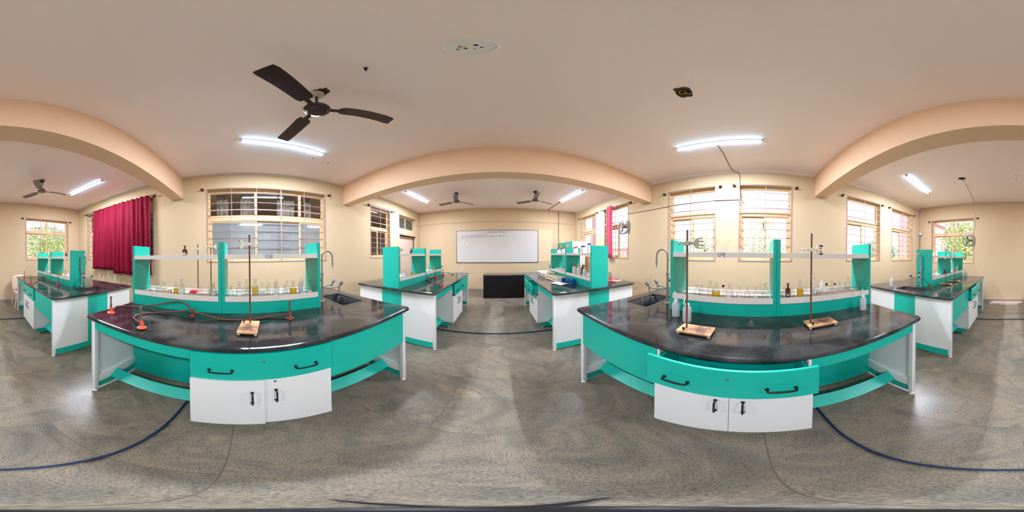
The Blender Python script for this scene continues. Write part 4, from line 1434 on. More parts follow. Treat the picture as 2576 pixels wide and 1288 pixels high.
rubber([(-1.363, 3.78, 0.966), (-1.385, 3.6, 0.947), (-1.389, 3.35, 0.942), (-1.395, 3.15, 0.942), (-1.39, 2.93, 0.946), (-1.34, 2.90, 0.96), (-1.35, 2.99, 0.982)],
       'rubber tube from the sink-end burner to the gas cock, door-side worktop')
rubber([(-0.944, 2.524, 0.966), (-1.03, 2.60, 0.947), (-1.15, 2.67, 0.943), (-1.28, 2.74, 0.943), (-1.32, 2.88, 0.950), (-1.345, 3.0, 0.982)],
       'rubber tube looping along the front of the door-side worktop')
rubber([(-1.035, -4.227, 0.966), (-1.1, -4.10, 0.96), (-1.18, -3.95, 0.958), (-1.28, -3.80, 0.962), (-1.335, -3.745, 0.982)], 'dark rubber tube to the chair-end burner, curtain bench')
rubber([(-0.887, -3.059, 0.966), (-1.0, -3.20, 0.95), (-1.12, -3.42, 0.944), (-1.22, -3.62, 0.95), (-1.325, -3.70, 0.982)], 'dark rubber tube to the burner above the drawer, curtain bench')
rubber([(-1.35, -2.80, 0.966), (-1.36, -3.0, 0.95), (-1.33, -3.20, 0.955), (-1.30, -3.40, 1.0), (-1.32, -3.55, 0.99), (-1.345, -3.69, 0.984)], 'yellowish brown rubber tube along the rack foot, curtain bench')
rubber([(1.98, 2.35, 0.966), (2.10, 2.33, 0.95), (2.19, 2.40, 0.945), (2.14, 2.53, 0.95), (2.06, 2.50, 0.966)], 'red rubber tube loop behind the chemical jar rack', mat='red_plastic')


# ------------------------------------------------------------------ things in the trays and on the front bench
def flat(name, x0, x1, y0, y1, z, th, mat, label, cat, rz=0.0, group=None):
    o = MB().box(-(x1 - x0) / 2, (x1 - x0) / 2, -(y1 - y0) / 2, (y1 - y0) / 2, 0, th).build(name, mat, smooth=0)
    o.location = ((x0 + x1) / 2, (y0 + y1) / 2, z)
    o.rotation_euler = (0, 0, rz)
    return tag(o, label, cat, group)


flat('newspaper', -1.71, -1.432, -0.56, -0.22, 1.0663, 0.0006, 'newspaper', 'newspaper sheet lining the 08 tray, curtain bay', 'newspaper')
flat('newspaper', 1.32, 1.585, -1.06, -0.24, 1.0663, 0.0006, 'newspaper', 'reddish newspaper lining the outer bay of the 09 tray', 'newspaper')
flat('newspaper', 1.32, 1.585, -0.13, 0.60, 1.0663, 0.0006, 'newspaper', 'newspaper lining the sink bay of the 09 tray', 'newspaper')
pb = MB().hexa([(-0.012, -0.075, 0), (0.03, -0.075, 0), (0.03, 0.06, 0), (-0.012, 0.06, 0), (-0.008, -0.05, 0.022), (0.01, -0.05, 0.02), (0.02, 0.075, 0.055), (0.0, 0.075, 0.057)]).build('paper_bag', 'kraft_paper', smooth=0)
pb.location = (-1.50, -0.765, 1.067)
tag(pb, 'brown paper bag with a red stripe lying in the 08 tray', 'paper bag')
MB().hexa([(-0.013, -0.03, 0.018), (-0.011, -0.03, 0.018), (0.0, 0.05, 0.045), (-0.002, 0.05, 0.045), (-0.013, -0.025, 0.024), (-0.011, -0.025, 0.024), (0.0, 0.055, 0.050), (-0.002, 0.055, 0.050)]).build('red_stripe', 'cap_red', pb, smooth=0)
bk_ = MB().box(-0.035, 0.035, -0.035, 0.035, 0, 0.020, 0.002).build('small_book', 'cap_red', smooth=0)
bk_.location = (-1.67, -0.515, 1.067)
tag(bk_, 'small crimson packet lying at the back of the 08 tray', 'packet')
bt = MB().box(-0.012, 0.012, -0.19, 0.19, 0, 0.014, 0.001).build('paper_strip', 'newspaper', smooth=0)
bt.location = (-1.462, -0.39, 1.069)
tag(bt, 'folded printed paper strip along the front of the 08 tray', 'paper strip')

# graph-paper box and folded newspaper in 09
flat('folded_newspaper', 1.325, 1.44, -0.98, -0.58, 1.0672, 0.03, 'newspaper', 'folded red-printed newspaper along the front of the 09 outer bay', 'newspaper')


def jar(x, y, z, h, wd, body, cap, shape, label, group):
    r = empty('chemical_bottle', (x, y, z))
    R_ = wd / 2
    if shape == 'tall':
        pf = [(0, 0), (R_ * 0.96, 0), (R_, 0.004), (R_, h * 0.62), (R_ * 0.9, h * 0.70), (R_ * 0.5, h * 0.78), (R_ * 0.45, h * 0.80)]
        cp = [(R_ * 0.5, h * 0.77), (R_ * 0.56, h * 0.775), (R_ * 0.50, h * 0.99), (0, h)]
    elif shape == 'wide':
        pf = [(0, 0), (R_ * 0.96, 0), (R_, 0.004), (R_ * 0.98, h * 0.62), (R_ * 0.82, h * 0.74), (R_ * 0.66, h * 0.80)]
        cp = [(R_ * 0.72, h * 0.78), (R_ * 0.74, h * 0.79), (R_ * 0.72, h * 0.985), (0, h)]
    else:
        pf = [(0, 0), (R_ * 0.96, 0), (R_, 0.004), (R_, h * 0.25), (R_ * 0.62, h * 0.78), (R_ * 0.5, h * 0.8)]
        cp = [(R_ * 0.60, h * 0.77), (R_ * 0.64, h * 0.78), (R_ * 0.60, h * 0.985), (0, h)]
    MB().lathe(pf, 24, close=False).build('jar_body', body, r, smooth=45)
    MB().lathe(cp, 20).build('cap', cap, r, smooth=45)
    if shape != 'cone' and body != 'jar_dark':
        mb = MB()
        mb.grid(lambda u, v: Vector((-R_ * 1.02 * math.cos((u - 0.5) * 2.0), -R_ * 1.02 * math.sin((u - 0.5) * 2.0), h * (0.12 + 0.42 * v))), 8, 1)
        mb.build('label', 'label_paper', r)
    return tag(r, label, 'chemical bottle', group)


G1 = 'chemical jars on the upper shelf by the cupboard'
for x, y, h, wd, cap, sh_, lb in (
        (1.46, 3.72, 0.145, 0.075, 'cap_red', 'cone', 'white conical jar with red cap, upper shelf, whiteboard end'),
        (1.39, 3.60, 0.108, 0.072, 'cap_blue', 'wide', 'low white jar with navy cap, upper shelf, beside conical red-capped jar'),
        (1.40, 3.34, 0.120, 0.072, 'cap_blue', 'wide', 'taller white jar with navy cap, upper shelf, beside yellow-capped jar'),
        (1.385, 3.22, 0.112, 0.068, 'cap_yellow', 'cone', 'white jar with yellow cap on the upper shelf by the cupboard'),
        (1.50, 2.88, 0.135, 0.065, 'cap_red', 'wide', 'white jar with red cap behind the middle upright, upper shelf'),
        (1.40, 2.76, 0.115, 0.070, 'cap_red', 'wide', 'white jar with bright red cap, outer bay of the upper shelf'),
        (1.50, 2.60, 0.090, 0.065, 'jar_plastic', 'cone', 'plain white conical jar between red and navy capped jars'),
        (1.40, 2.44, 0.127, 0.092, 'cap_blue', 'wide', 'large white jar with navy cap, upper shelf, beside the biggest jar'),
        (1.52, 2.36, 0.118, 0.062, 'cap_light_blue', 'wide', 'white jar with blue cap, mostly hidden behind two large jars'),
        (1.40, 2.235, 0.160, 0.098, 'cap_light_blue', 'cone', 'biggest white jar with light blue cap, end of the upper shelf')):
    jar(x, y, SZ, h, wd, 'jar_plastic', cap, sh_, lb, G1)
G2 = 'chemical bottles in the tray by the cupboard'
for x, y, h, wd, body, cap, sh_, lb in (
        (1.44, 2.875, 0.180, 0.060, 'jar_dark', 'cap_blue', 'tall', 'black bottle with navy cap against the middle upright'),
        (1.40, 2.775, 0.196, 0.078, 'jar_plastic', 'cap_red', 'tall', 'white bottle with crimson cap in the chemical tray'),
        (1.52, 2.66, 0.190, 0.060, 'jar_dark', 'cap_blue', 'tall', 'dark bottle with navy cap, behind a yellow-capped white bottle'),
        (1.385, 2.558, 0.196, 0.080, 'jar_plastic', 'cap_yellow', 'tall', 'white bottle with yellow cap, before the dark bottle'),
        (1.43, 2.432, 0.198, 0.070, 'amber_plastic', 'cap_red', 'tall', 'brown bottle with red cap in the chemical tray'),
        (1.365, 2.325, 0.188, 0.072, 'jar_plastic', 'cap_yellow', 'tall', 'white bottle with yellow cap beside the brown red-capped bottle'),
        (1.52, 2.36, 0.150, 0.050, 'amber_plastic', 'cap_red', 'tall', 'small orange-red bottle at the outer end of the chemical tray')):
    jar(x, y, TZ, h, wd, body, cap, sh_, lb, G2)
put('c', 1.555, 2.47, TZ, 0.215, 0.07, 'tall clear stoppered bottle behind the brown red-capped bottle')
# white box and small bottles in the far bay
flat('white_tray', 1.36, 1.53, 3.38, 3.76, 1.0672, 0.05, 'white_plastic', 'shallow white box lying in the far bay of the chemical tray', 'box')
for i, (x, y) in enumerate(((1.40, 3.30), (1.42, 3.20), (1.39, 3.10))):
    jar(x, y, TZ, 0.10, 0.055, 'jar_plastic', 'jar_dark' if i != 1 else 'jar_plastic', 'wide', 'small white bottle, %s from the white box in the chemical tray' % ORD[i], 'small white bottles beside the white box')

# tub, racks, paper on the worktop
tb = empty('plastic_tub', (1.125, 3.745, WZ))
o = MB()
for z0_, z1_, e0, e1 in ((0.0, 0.075, 0.0, 0.012),):
    a = rrect(-0.13, 0.13, -0.27, 0.27, 0.03)
    b = rrect(-0.145, 0.145, -0.285, 0.285, 0.035)
    ra = [o.bm.verts.new((x, y, z0_)) for x, y in a]
    rb = [o.bm.verts.new((x, y, z1_)) for x, y in b]
    for k in range(len(a)):
        o.bm.faces.new((ra[k], ra[(k + 1) % len(a)], rb[(k + 1) % len(a)], rb[k]))
    o.bm.faces.new(list(reversed(ra))); o.bm.faces.new(rb)
o.build('tub_body', 'tub_plastic', tb, smooth=30)
MB().prism(rrect(-0.152, 0.152, -0.292, 0.292, 0.04), 0.075, 0.092).prism(rrect(-0.12, 0.12, -0.26, 0.26, 0.04), 0.092, 0.098).build('tub_lid', 'tub_plastic', tb, smooth=30)
tag(tb, 'large cream plastic tub with flat lid on the bench by the cupboard', 'tub')


def tt_rack(x, y, rz, L, mat, tubes, label, n=6, h=0.075):
    r = empty('test_tube_rack', (x, y, WZ), rz)
    wd = 0.05 if mat != 'rack_blue' else 0.085
    m = MB()
    m.box(-L / 2, L / 2, -wd / 2, wd / 2, 0, 0.006)
    m.box(-L / 2, -L / 2 + 0.005, -wd / 2, wd / 2, 0, h); m.box(L / 2 - 0.005, L / 2, -wd / 2, wd / 2, 0, h)
    rows = 2 if mat == 'rack_blue' else 1
    for zz in ((h * 0.52, h * 0.95) if mat == 'rack_blue' else (h * 0.95,)):
        for k in range(rows + 1):
            yy = -wd / 2 + k * (wd - 0.01) / rows
            m.box(-L / 2, L / 2, yy, yy + 0.01, zz, zz + 0.005)
        for k in range(n + 1):
            xx = -L / 2 + k * (L - 0.006) / n
            m.box(xx, xx + 0.006, -wd / 2, wd / 2, zz, zz + 0.005)
    if mat == 'rack_blue':
        for zz in (h * 0.25, h * 0.75):
            m.box(L / 2 - 0.003, L / 2 + 0.001, -wd / 2, wd / 2, zz, zz + 0.008)
            m.box(-L / 2 - 0.001, -L / 2 + 0.003, -wd / 2, wd / 2, zz, zz + 0.008)
    m.build('rack_frame', mat, r, smooth=0)
    for k in range(n):
        for j in range(rows):
            if random.random() > tubes:
                continue
            xx = -L / 2 + (k + 0.5) * L / n
            yy = -wd / 2 + (j + 0.5) * wd / rows
            MB().lathe([(0.0, 0.0), (0.005, 0.002), (0.007, 0.008), (0.007, 0.10), (0.009, 0.103)], 10, at=(xx, yy, 0.007), close=False).build('test_tube', 'green_glass', r, smooth=50)
    return tag(r, label, 'test tube rack', 'test tube racks on the bench by the cupboard')


for i, x in enumerate((1.05, 1.115, 1.18, 1.245)):
    tt_rack(x, 3.125 - 0.012 * i, math.pi / 2 + 0.05, 0.62, 'tub_plastic', 0.0 if i < 2 else 0.3,
            ['long cream test tube rack at the aisle edge, first of four', 'long cream test tube rack, second of four from the aisle', 'long cream test tube rack, third of four from the aisle',
             'long cream test tube rack, fourth of four, against the rack foot'][i], 12, 0.062)
tt_rack(1.205, 2.62, math.pi / 2 + 0.22, 0.30, 'rack_blue', 0.85, 'blue test tube rack full of greenish glass tubes', 8, 0.078)
pp = MB()
pp.grid(lambda u, v: Vector((-0.10 + 0.20 * u, -0.15 + 0.30 * v, 0.0015 + 0.012 * max(0, v - 0.6) * u * 2 + 0.006 * math.sin(u * 3) * (1 - v))), 10, 10)
o = pp.build('paper_sheet', 'paper', smooth=60)
o.modifiers.new('thick', 'SOLIDIFY').thickness = 0.0008
o.location = (1.035, 2.60, WZ + 0.007); o.rotation_euler = (0, 0, 0.3)
tag(o, 'crumpled white paper sheet before the blue test tube rack', 'paper')
flat('paper_sheet', 2.0, 2.19, 2.30, 2.56, WZ, 0.0012, 'paper', 'white papers behind the chemical jar rack, under the red tube', 'paper', rz=0.3)
o = MB().lathe([(0.0, 0), (0.012, 0.002), (0.016, 0.012), (0.010, 0.024), (0, 0.026)], 14).tube([(0.01, 0, 0.01), (0.04, 0.01, 0.012)], 0.006, 8).build('rubber_bung', 'black_metal')
o.location = (-1.165, 4.0, WZ)
tag(o, 'small black rubber bung on the door-side worktop beside the sink', 'rubber bung')

# ------------------------------------------------------------------ furniture
cu = empty('cupboard', (2.66, 5.60, 0))
MB().box(-0.24, 0.255, -0.66, 0.66, 0.02, 1.90).build('carcass', 'white_laminate', cu, smooth=0)
for i, (a, b) in enumerate(((-0.66, -0.002), (0.002, 0.66))):
    d = MB().box(-0.258, -0.24, a, b, 0.05, 1.895, 0.002).build('door', 'teal_laminate', cu, smooth=0)
    yy = -0.05 if i == 0 else 0.05
    MB().tube([(-0.258, yy, 1.62), (-0.29, yy, 1.62), (-0.29, yy, 1.76), (-0.258, yy, 1.76)], 0.006, 8).build('handle', 'black_metal', d)
    MB().box(-0.261, -0.258, a + 0.24, a + 0.44, 1.70, 1.80).build('paper_notice', 'kraft_paper', d, smooth=0)
tag(cu, 'tall teal and white cupboard in the corner beside the whiteboard wall', 'cupboard')

dk = empty('teacher_desk', (0.46, 5.24, 0))
MB().box(-0.945, 0.945, 0.0, 0.02, 0.0, 0.765).build('modesty_panel', 'desk_black', dk, smooth=0)
for x in (-0.945, 0.925):
    MB().box(x, x + 0.02, 0.02, 0.50, 0, 0.765).build('side_panel', 'desk_black', dk, smooth=0)
MB().box(-0.955, 0.955, -0.008, 0.52, 0.765, 0.792, 0.002).build('desk_top', 'desk_top', dk, smooth=0)
tag(dk, 'black panelled desk standing before the whiteboard', 'desk')

# white plastic chair
ch = empty('plastic_chair', (-1.06, -4.72, 0))
MB().grid(lambda u, v: Vector((-0.23 + 0.46 * u, -0.22 + 0.42 * v, 0.44 - 0.015 * math.sin(math.pi * u))), 8, 8).build('seat', 'chair_plastic', ch).modifiers.new('thick', 'SOLIDIFY').thickness = 0.012
cb = MB()


def backfn(u, v):
    a = (u - 0.5) * 1.7
    hw = 0.24 + 0.03 * math.sin(v * 3)
    top = 0.84 + 0.08 * math.cos(a * 1.6)
    return Vector((hw * math.sin(a) / math.sin(0.85), -0.10 - 0.16 * math.cos(a) / 1.0 - 0.05 * v, 0.44 + (top - 0.44) * v))


cb.grid(backfn, 14, 8)
cb.build('backrest', 'chair_plastic', ch).modifiers.new('thick', 'SOLIDIFY').thickness = 0.010
for sx_ in (-1, 1):
    for yy, dy in ((-0.22, -0.05), (0.2, 0.03)):
        MB().hexa([(sx_ * 0.25 - 0.016, yy + dy - 0.016, 0), (sx_ * 0.25 + 0.016, yy + dy - 0.016, 0), (sx_ * 0.25 + 0.016, yy + dy + 0.016, 0), (sx_ * 0.25 - 0.016, yy + dy + 0.016, 0),
                   (sx_ * 0.21 - 0.022, yy - 0.022, 0.44), (sx_ * 0.21 + 0.022, yy - 0.022, 0.44), (sx_ * 0.21 + 0.022, yy + 0.022, 0.44), (sx_ * 0.21 - 0.022, yy + 0.022, 0.44)]).build('leg', 'chair_plastic', ch)
tag(ch, 'white plastic chair behind the bench near the maroon curtain', 'chair')

bxo = empty('cardboard_box', (2.97, 2.40, 0))
MB().box(-0.20, 0.20, -0.28, 0.28, 0, 0.46, 0.004).build('box_body', 'cardboard', bxo, smooth=0)
MB().hexa([(-0.20, -0.30, 0.46), (0.20, -0.30, 0.46), (0.20, -0.29, 0.46), (-0.20, -0.29, 0.46), (-0.22, -0.38, 0.50), (0.18, -0.38, 0.50), (0.18, -0.37, 0.505), (-0.22, -0.37, 0.505)]).build('flap', 'cardboard', bxo, smooth=0)
tag(bxo, 'brown cardboard box on the floor beneath the window wall', 'box')
o = MB().prism([(0.62, -4.92), (0.52, -5.15), (-0.40, -5.15), (-0.38, -5.02), (-0.20, -4.87), (0.15, -4.83)], 0.0, 0.045).build('stone_slab', 'newspaper', smooth=0)
tag(o, 'flat pink and white mottled slab on the floor against the back wall', 'slab')

# ------------------------------------------------------------------ whiteboard
wb = empty('whiteboard', (-0.035, YF, 1.765))
hw, hh = 1.61, 0.635
MB().box(-hw + 0.01, hw - 0.01, -0.022, 0.0, -hh + 0.01, hh - 0.01).build('writing_surface', 'board_white', wb, smooth=0)
f = MB()
for p in ((-hw + 0.018, hw - 0.018, -hh, -hh + 0.018), (-hw + 0.018, hw - 0.018, hh - 0.018, hh), (-hw, -hw + 0.018, -hh, hh), (hw - 0.018, hw, -hh, hh)):
    f.box(p[0], p[1], -0.03, 0.0, p[2], p[3])
f.build('frame', 'board_frame', wb, smooth=0)
for a in (-1, 1):
    for b in (-1, 1):
        MB().box(a * hw - 0.022 * (a > 0) * 1.6, a * hw + 0.022 * (a < 0) * 1.6, -0.034, 0.0, b * hh - 0.035 * (b > 0), b * hh + 0.035 * (b < 0), 0.003).build('corner_cap', 'black_metal', wb, smooth=0)


def scribble(x0, z0, words_, h, slope):
    """faint cursive writing, one piece per word; words_ = word lengths in metres"""
    x = x0
    for L in words_:
        m = MB()
        pts = []
        n_ = max(3, int(L / (h * 0.42)))
        for k in range(n_ * 2 + 1):
            up_ = h * random.uniform(0.35, 0.6) if random.random() < 0.75 else h * random.uniform(0.9, 1.1)
            pts.append((x + L * k / (n_ * 2), -0.0235, z0 + (x - x0) * slope + (up_ if k % 2 else random.uniform(-0.1, 0.05) * h)))
        m.tube(pts, 0.0022, 5, smooth=True)
        m.build('handwriting', 'marker_grey', wb)
        x += L + h * 0.9


random.seed(11)
scribble(-0.49, 0.535, [0.10, 0.20, 0.12, 0.14, 0.18], 0.036, 0.012)
scribble(-1.53, 0.395, [0.03], 0.036, 0)
scribble(-1.42, 0.390, [0.16, 0.05, 0.13, 0.02, 0.12, 0.10, 0.07, 0.09, 0.06], 0.034, 0.04)
scribble(-1.53, 0.318, [0.03], 0.036, 0)
scribble(-1.40, 0.312, [0.11, 0.07, 0.06, 0.09, 0.12, 0.11, 0.12, 0.07, 0.09, 0.19, 0.05, 0.18, 0.06], 0.034, 0.055)
scribble(-1.53, 0.225, [0.02, ], 0.036, 0)
scribble(-1.22, 0.235, [0.05], 0.034, 0)
tag(wb, 'long whiteboard with faint handwriting on the wall behind the desk', 'whiteboard')
for i, x in enumerate((-0.694, 0.552, 1.37)):
    o = MB().lathe([(0.012, 0.0), (0.010, 0.006), (0.0, 0.008)], 10, at=(x, YF, 2.455), axis=(0, -1, 0)).build('wall_plug', 'bracket_wood')
    tag(o, 'small brown wall plug over the whiteboard, %s from the door side' % ORD[i], 'wall plug', 'wall plugs over the whiteboard')


# ------------------------------------------------------------------ ceiling tubes
def tube_lamp(x, ya, yb, rz, label):
    yc = (ya + yb) / 2
    r = empty('tube_light', (x, yc, ZC), rz)
    L = abs(yb - ya) / 2
    MB().box(-0.027, 0.027, -L, L, -0.026, 0.0, 0.002).build('batten', 'white_plastic', r, smooth=0)
    d = MB()
    pr = [(-0.028, -0.0255), (-0.028, -0.0415), (0.028, -0.0415), (0.028, -0.0255)]
    a_ = [d.bm.verts.new((x_, -L + 0.012, z_)) for x_, z_ in pr]
    b_ = [d.bm.verts.new((x_, L - 0.012, z_)) for x_, z_ in pr]
    for k in range(len(pr)):
        d.bm.faces.new((a_[k], a_[(k + 1) % len(pr)], b_[(k + 1) % len(pr)], b_[k]))
    d.bm.faces.new(a_); d.bm.faces.new(b_)
    d.build('diffuser', 'tube_side_glow', r, smooth=0)
    MB().grid(lambda u, v: Vector((-0.028 + 0.056 * u, -L + 0.013 + (2 * L - 0.026) * v, -0.0422)), 1, 1).build('led_strip', 'tube_light', r, smooth=0)
    al = bpy.data.lights.new('tube_lamp', 'AREA')
    al.shape = 'RECTANGLE'
    al.size, al.size_y = 0.056, 2 * L - 0.026
    al.energy = TUBE
    al.color = (0.80, 0.86, 1.0)
    ao = bpy.data.objects.new('tube_lamp', al)
    sc.collection.objects.link(ao)
    ao.parent = r
    ao.location = (0, 0, -0.0435)
    for s_ in (-1, 1):
        MB().box(-0.030, 0.030, s_ * L, s_ * (L - 0.012), -0.046, 0.0, 0.002).build('end_cap', 'white_plastic', r, smooth=0)
    return tag(r, label, 'ceiling light', 'ceiling tube lights')


tube_lamp(-2.16, 0.0, 1.225, 0.10, 'lit ceiling tube light above bench 08, beside the big fan')
tube_lamp(2.15, -0.085, 1.114, 0.0, 'lit ceiling tube light above bench 09 with a black cable')
tube_lamp(-2.277, -3.86, -2.70, 0.10, 'lit ceiling tube light near the maroon curtain')
tube_lamp(-2.34, 3.757, 4.977, -0.07, 'lit ceiling tube light near the door')
tube_lamp(2.127, 3.841, 5.059, 0.10, 'lit ceiling tube light near the ceiling camera')
tube_lamp(2.07, -3.825, -2.666, 0.12, 'lit ceiling tube light near the pressure gauge corner')


# ------------------------------------------------------------------ ceiling fans
def fan(x, y, zh, angs, body, blade, label, canopy_mat, R_=0.60, shape='curved'):
    r = empty('ceiling_fan', (x, y, ZC))
    dz = zh - ZC
    MB().lathe([(0.062, 0.0), (0.060, -0.02), (0.040, -0.06), (0.016, -0.075)], 24).build('canopy', canopy_mat, r)
    MB().tube([(0, 0, -0.06), (0, 0, dz + 0.05)], 0.012, 12).build('down_rod', body, r)
    MB().lathe([(0.0, 0.062), (0.03, 0.06), (0.07, 0.045), (0.098, 0.02), (0.103, 0.0), (0.098, -0.012), (0.074, -0.020), (0.072, -0.024), (0.045, -0.027), (0.0, -0.028)], 40, at=(0, 0, dz)).build('motor', body, r, smooth=50)
    for a in angs:
        a = math.radians(a)
        m = MB()
        n_ = 12
        ca, sa = math.cos(a), math.sin(a)

        def W(u, v, z):
            return (ca * u - sa * v, sa * u + ca * v, dz + z)
        top, bot = [], []
        for k in range(n_ + 1):
            t = k / n_
            u = 0.165 + (R_ - 0.165) * t
            bend = (0.045 * t * t - 0.02 * t) if shape == 'curved' else 0.0
            hw_ = 0.060 + 0.006 * t
            if k == 0:
                hw_ *= 0.75
            if k == n_:
                hw_ *= 0.88
            tw = 0.010
            top.append((W(u, bend - hw_, -tw), W(u, bend + hw_, tw)))
        vs = []
        for (p, q) in top:
            vs.append([m.bm.verts.new(p), m.bm.verts.new(q), m.bm.verts.new((q[0], q[1], q[2] + 0.003)), m.bm.verts.new((p[0], p[1], p[2] + 0.003))])
        for A, B in zip(vs, vs[1:]):
            for k in range(4):
                m.bm.faces.new((A[k], A[(k + 1) % 4], B[(k + 1) % 4], B[k]))
        m.bm.faces.new(vs[0]); m.bm.faces.new(vs[-1])
        bl = m.build('blade', blade, r, smooth=20)
        ir = MB()
        ir.hexa([W(0.085, -0.018, -0.006), W(0.22, -0.022, -0.008), W(0.22, 0.022, -0.003), W(0.085, 0.018, -0.006),
                 W(0.085, -0.018, 0.004), W(0.22, -0.022, -0.003), W(0.22, 0.022, 0.002), W(0.085, 0.018, 0.004)])
        ir.build('blade_bracket', body, bl)
    return tag(r, label, 'ceiling fan', 'three-blade ceiling fans')


fan(-1.068, 0.545, 2.95, (-49.7, 66.3, 187.7), 'fan_brown', 'fan_brown', 'large dark brown ceiling fan above bench 08', 'clamp_grey', R_=0.61)
fan(-1.169, 4.499, 3.015, (-78, 42, 162), 'fan_grey_brown', 'fan_grey_brown', 'brown ceiling fan near the door', 'fan_brown')
fan(1.034, 4.43, 3.010, (-100, 20, 140), 'fan_grey_brown', 'fan_grey_brown', 'brown ceiling fan above the chemical jar bench', 'fan_brown')
fan(-1.203, -3.375, 3.0, (57, 177, 297), 'fan_grey_brown', 'fan_grey_brown', 'grey-brown ceiling fan near the maroon curtain', 'fan_brown')


# ------------------------------------------------------------------ wall exhaust fans on the grills
def exhaust(loc, rz, label, r0=0.205):
    """local: faces +y"""
    r = empty('exhaust_fan', loc, rz)
    n_ = 48
    fr = MB()
    out_, inn = [], []
    for k in range(n_):
        a = 2 * math.pi * k / n_
        c, s_ = math.cos(a), math.sin(a)
        m_ = (abs(c) ** 3.2 + abs(s_) ** 3.2) ** (-1 / 3.2)
        out_.append((r0 * m_ * c, r0 * m_ * s_))
        inn.append((r0 * 0.84 * c, r0 * 0.84 * s_))
    R4 = []
    for lp, y in ((out_, 0.0), (out_, 0.018), (inn, 0.028), (inn, 0.0)):
        R4.append([fr.bm.verts.new((p[0], y, p[1])) for p in lp])
    for i in range(4):
        A, B = R4[i], R4[(i + 1) % 4]
        for k in range(n_):
            fr.bm.faces.new((A[k], A[(k + 1) % n_], B[(k + 1) % n_], B[k]))
    fr.build('frame', 'grey_plastic', r, smooth=40)
    g = MB()
    for a in (45, 135, 225, 315):
        a = math.radians(a)
        g.tube([(0, 0.012, 0), (r0 * 0.9 * math.cos(a), 0.012, r0 * 0.9 * math.sin(a))], 0.005, 8)
    g.build('support_arm', 'grey_plastic', r)
    MB().lathe([(0.032, -0.03), (0.036, 0.02), (0.03, 0.034), (0.0, 0.036)], 20, axis=(0, 1, 0)).build('motor', 'fan_grey_brown', r)
    for a in (65, 185, 305):
        a = math.radians(a)
        b = MB()
        pts = [(0.028, -0.016), (0.07, -0.040), (0.125, -0.044), (0.145, -0.02), (0.145, 0.03), (0.11, 0.042), (0.06, 0.03), (0.028, 0.016)]
        loop = [(p[0] * r0 / 0.205, p[1] * r0 / 0.205) for p in pts]
        tw = Matrix.Rotation(-a, 4, 'Y') @ Matrix.Rotation(math.radians(18), 4, 'X') @ Matrix.Rotation(math.pi / 2, 4, 'X')
        b.prism(loop, -0.002, 0.002, tw)
        b.build('fan_blade', 'fan_grey_brown', r, smooth=0)
    MB().tube([(r0 * 0.9, 0.004, r0 * 0.7), (r0 * 1.15, 0.01, r0 * 1.1), (r0 * 0.95, 0.01, r0 * 1.5)], 0.0025, 6, smooth=True).build('power_lead', 'cable_black', r)
    return tag(r, label, 'exhaust fan', 'exhaust fans on the window bars')


exhaust((1.350, YB + 0.02, 2.005), 0.0, 'grey exhaust fan on the back wall window bars')
exhaust((XR - 0.02, 3.29, 2.22), math.pi / 2, 'grey exhaust fan on the window bars beside the pink curtain')


# ------------------------------------------------------------------ ceiling fittings
def disc(x, y, r0, label, mat='white_plastic', name='ceiling_rose', cat='ceiling plate', th=0.012):
    o = MB().lathe([(r0, 0.0), (r0, -th), (r0 * 0.9, -th * 1.5), (0.0, -th * 1.2)], 32, at=(0, 0, 0)).build(name, mat)
    o.location = (x, y, ZC)
    return tag(o, label, cat)


o = empty('junction_plate', (-0.083, 0.557, ZC))
MB().lathe([(0.100, 0.0), (0.100, -0.006), (0.092, -0.010), (0.088, -0.003), (0.0, -0.003)], 40).build('plate', 'white_plastic', o, smooth=40)
m = MB()
for x, y, r_ in ((-0.05, 0.02, 0.006), (-0.035, -0.01, 0.006), (-0.02, 0.015, 0.007), (0.02, -0.02, 0.009), (0.035, 0.01, 0.006), (0.01, 0.02, 0.004)):
    m.lathe([(r_, -0.0032), (r_, -0.005), (0, -0.005)], 10, at=(x, y, 0))
m.build('screw_hole', 'hole_dark', o)
MB().tube([(-0.03, 0.012, -0.005), (-0.018, 0.0, -0.009), (-0.03, -0.012, -0.005)], 0.004, 6, smooth=True).build('wire_end', 'yellow_wire', o)
tag(o, 'round white junction plate with screw holes overhead on the ceiling', 'ceiling plate')
disc(-1.052, -0.796, 0.045, 'small round white ceiling plate between big fan and beam')
o = disc(1.19, -4.30, 0.03, 'faint round ceiling mark near the conduit', th=0.004)


def rough_hole(x, y, r0, label, wires):
    r = empty('ceiling_hole', (x, y, ZC))
    random.seed(int(abs(x) * 100))
    lp = []
    for k in range(18):
        a = 2 * math.pi * k / 18
        q = r0 * random.uniform(0.8, 1.15)
        lp.append((q * math.cos(a), q * 0.8 * math.sin(a)))
    MB().prism(lp, -0.004, 0.0).build('broken_rim', 'concrete_dark', r, smooth=0)
    MB().lathe([(r0 * 0.6, -0.0045), (r0 * 0.58, -0.006), (0.0, -0.0055)], 20).build('cavity_shade', 'hole_dark', r)  # dark disc on the solid ceiling; shade of a hollow painted in
    if wires:
        MB().tube([(-0.035, 0.0, -0.006), (-0.03, 0.02, -0.018), (0.0, 0.03, -0.02), (0.02, 0.01, -0.012)], 0.003, 6, smooth=True).tube([(-0.03, -0.01, -0.008), (-0.01, -0.02, -0.02), (0.015, -0.01, -0.014), (0.005, 0.015, -0.01)], 0.003, 6, smooth=True).tube([(0.02, 0.0, -0.01), (0.025, -0.025, -0.022), (0.018, -0.045, -0.03)], 0.003, 6, smooth=True).build('loose_wires', 'yellow_wire', r)
    return tag(r, label, 'ceiling hole', 'broken openings in the ceiling')


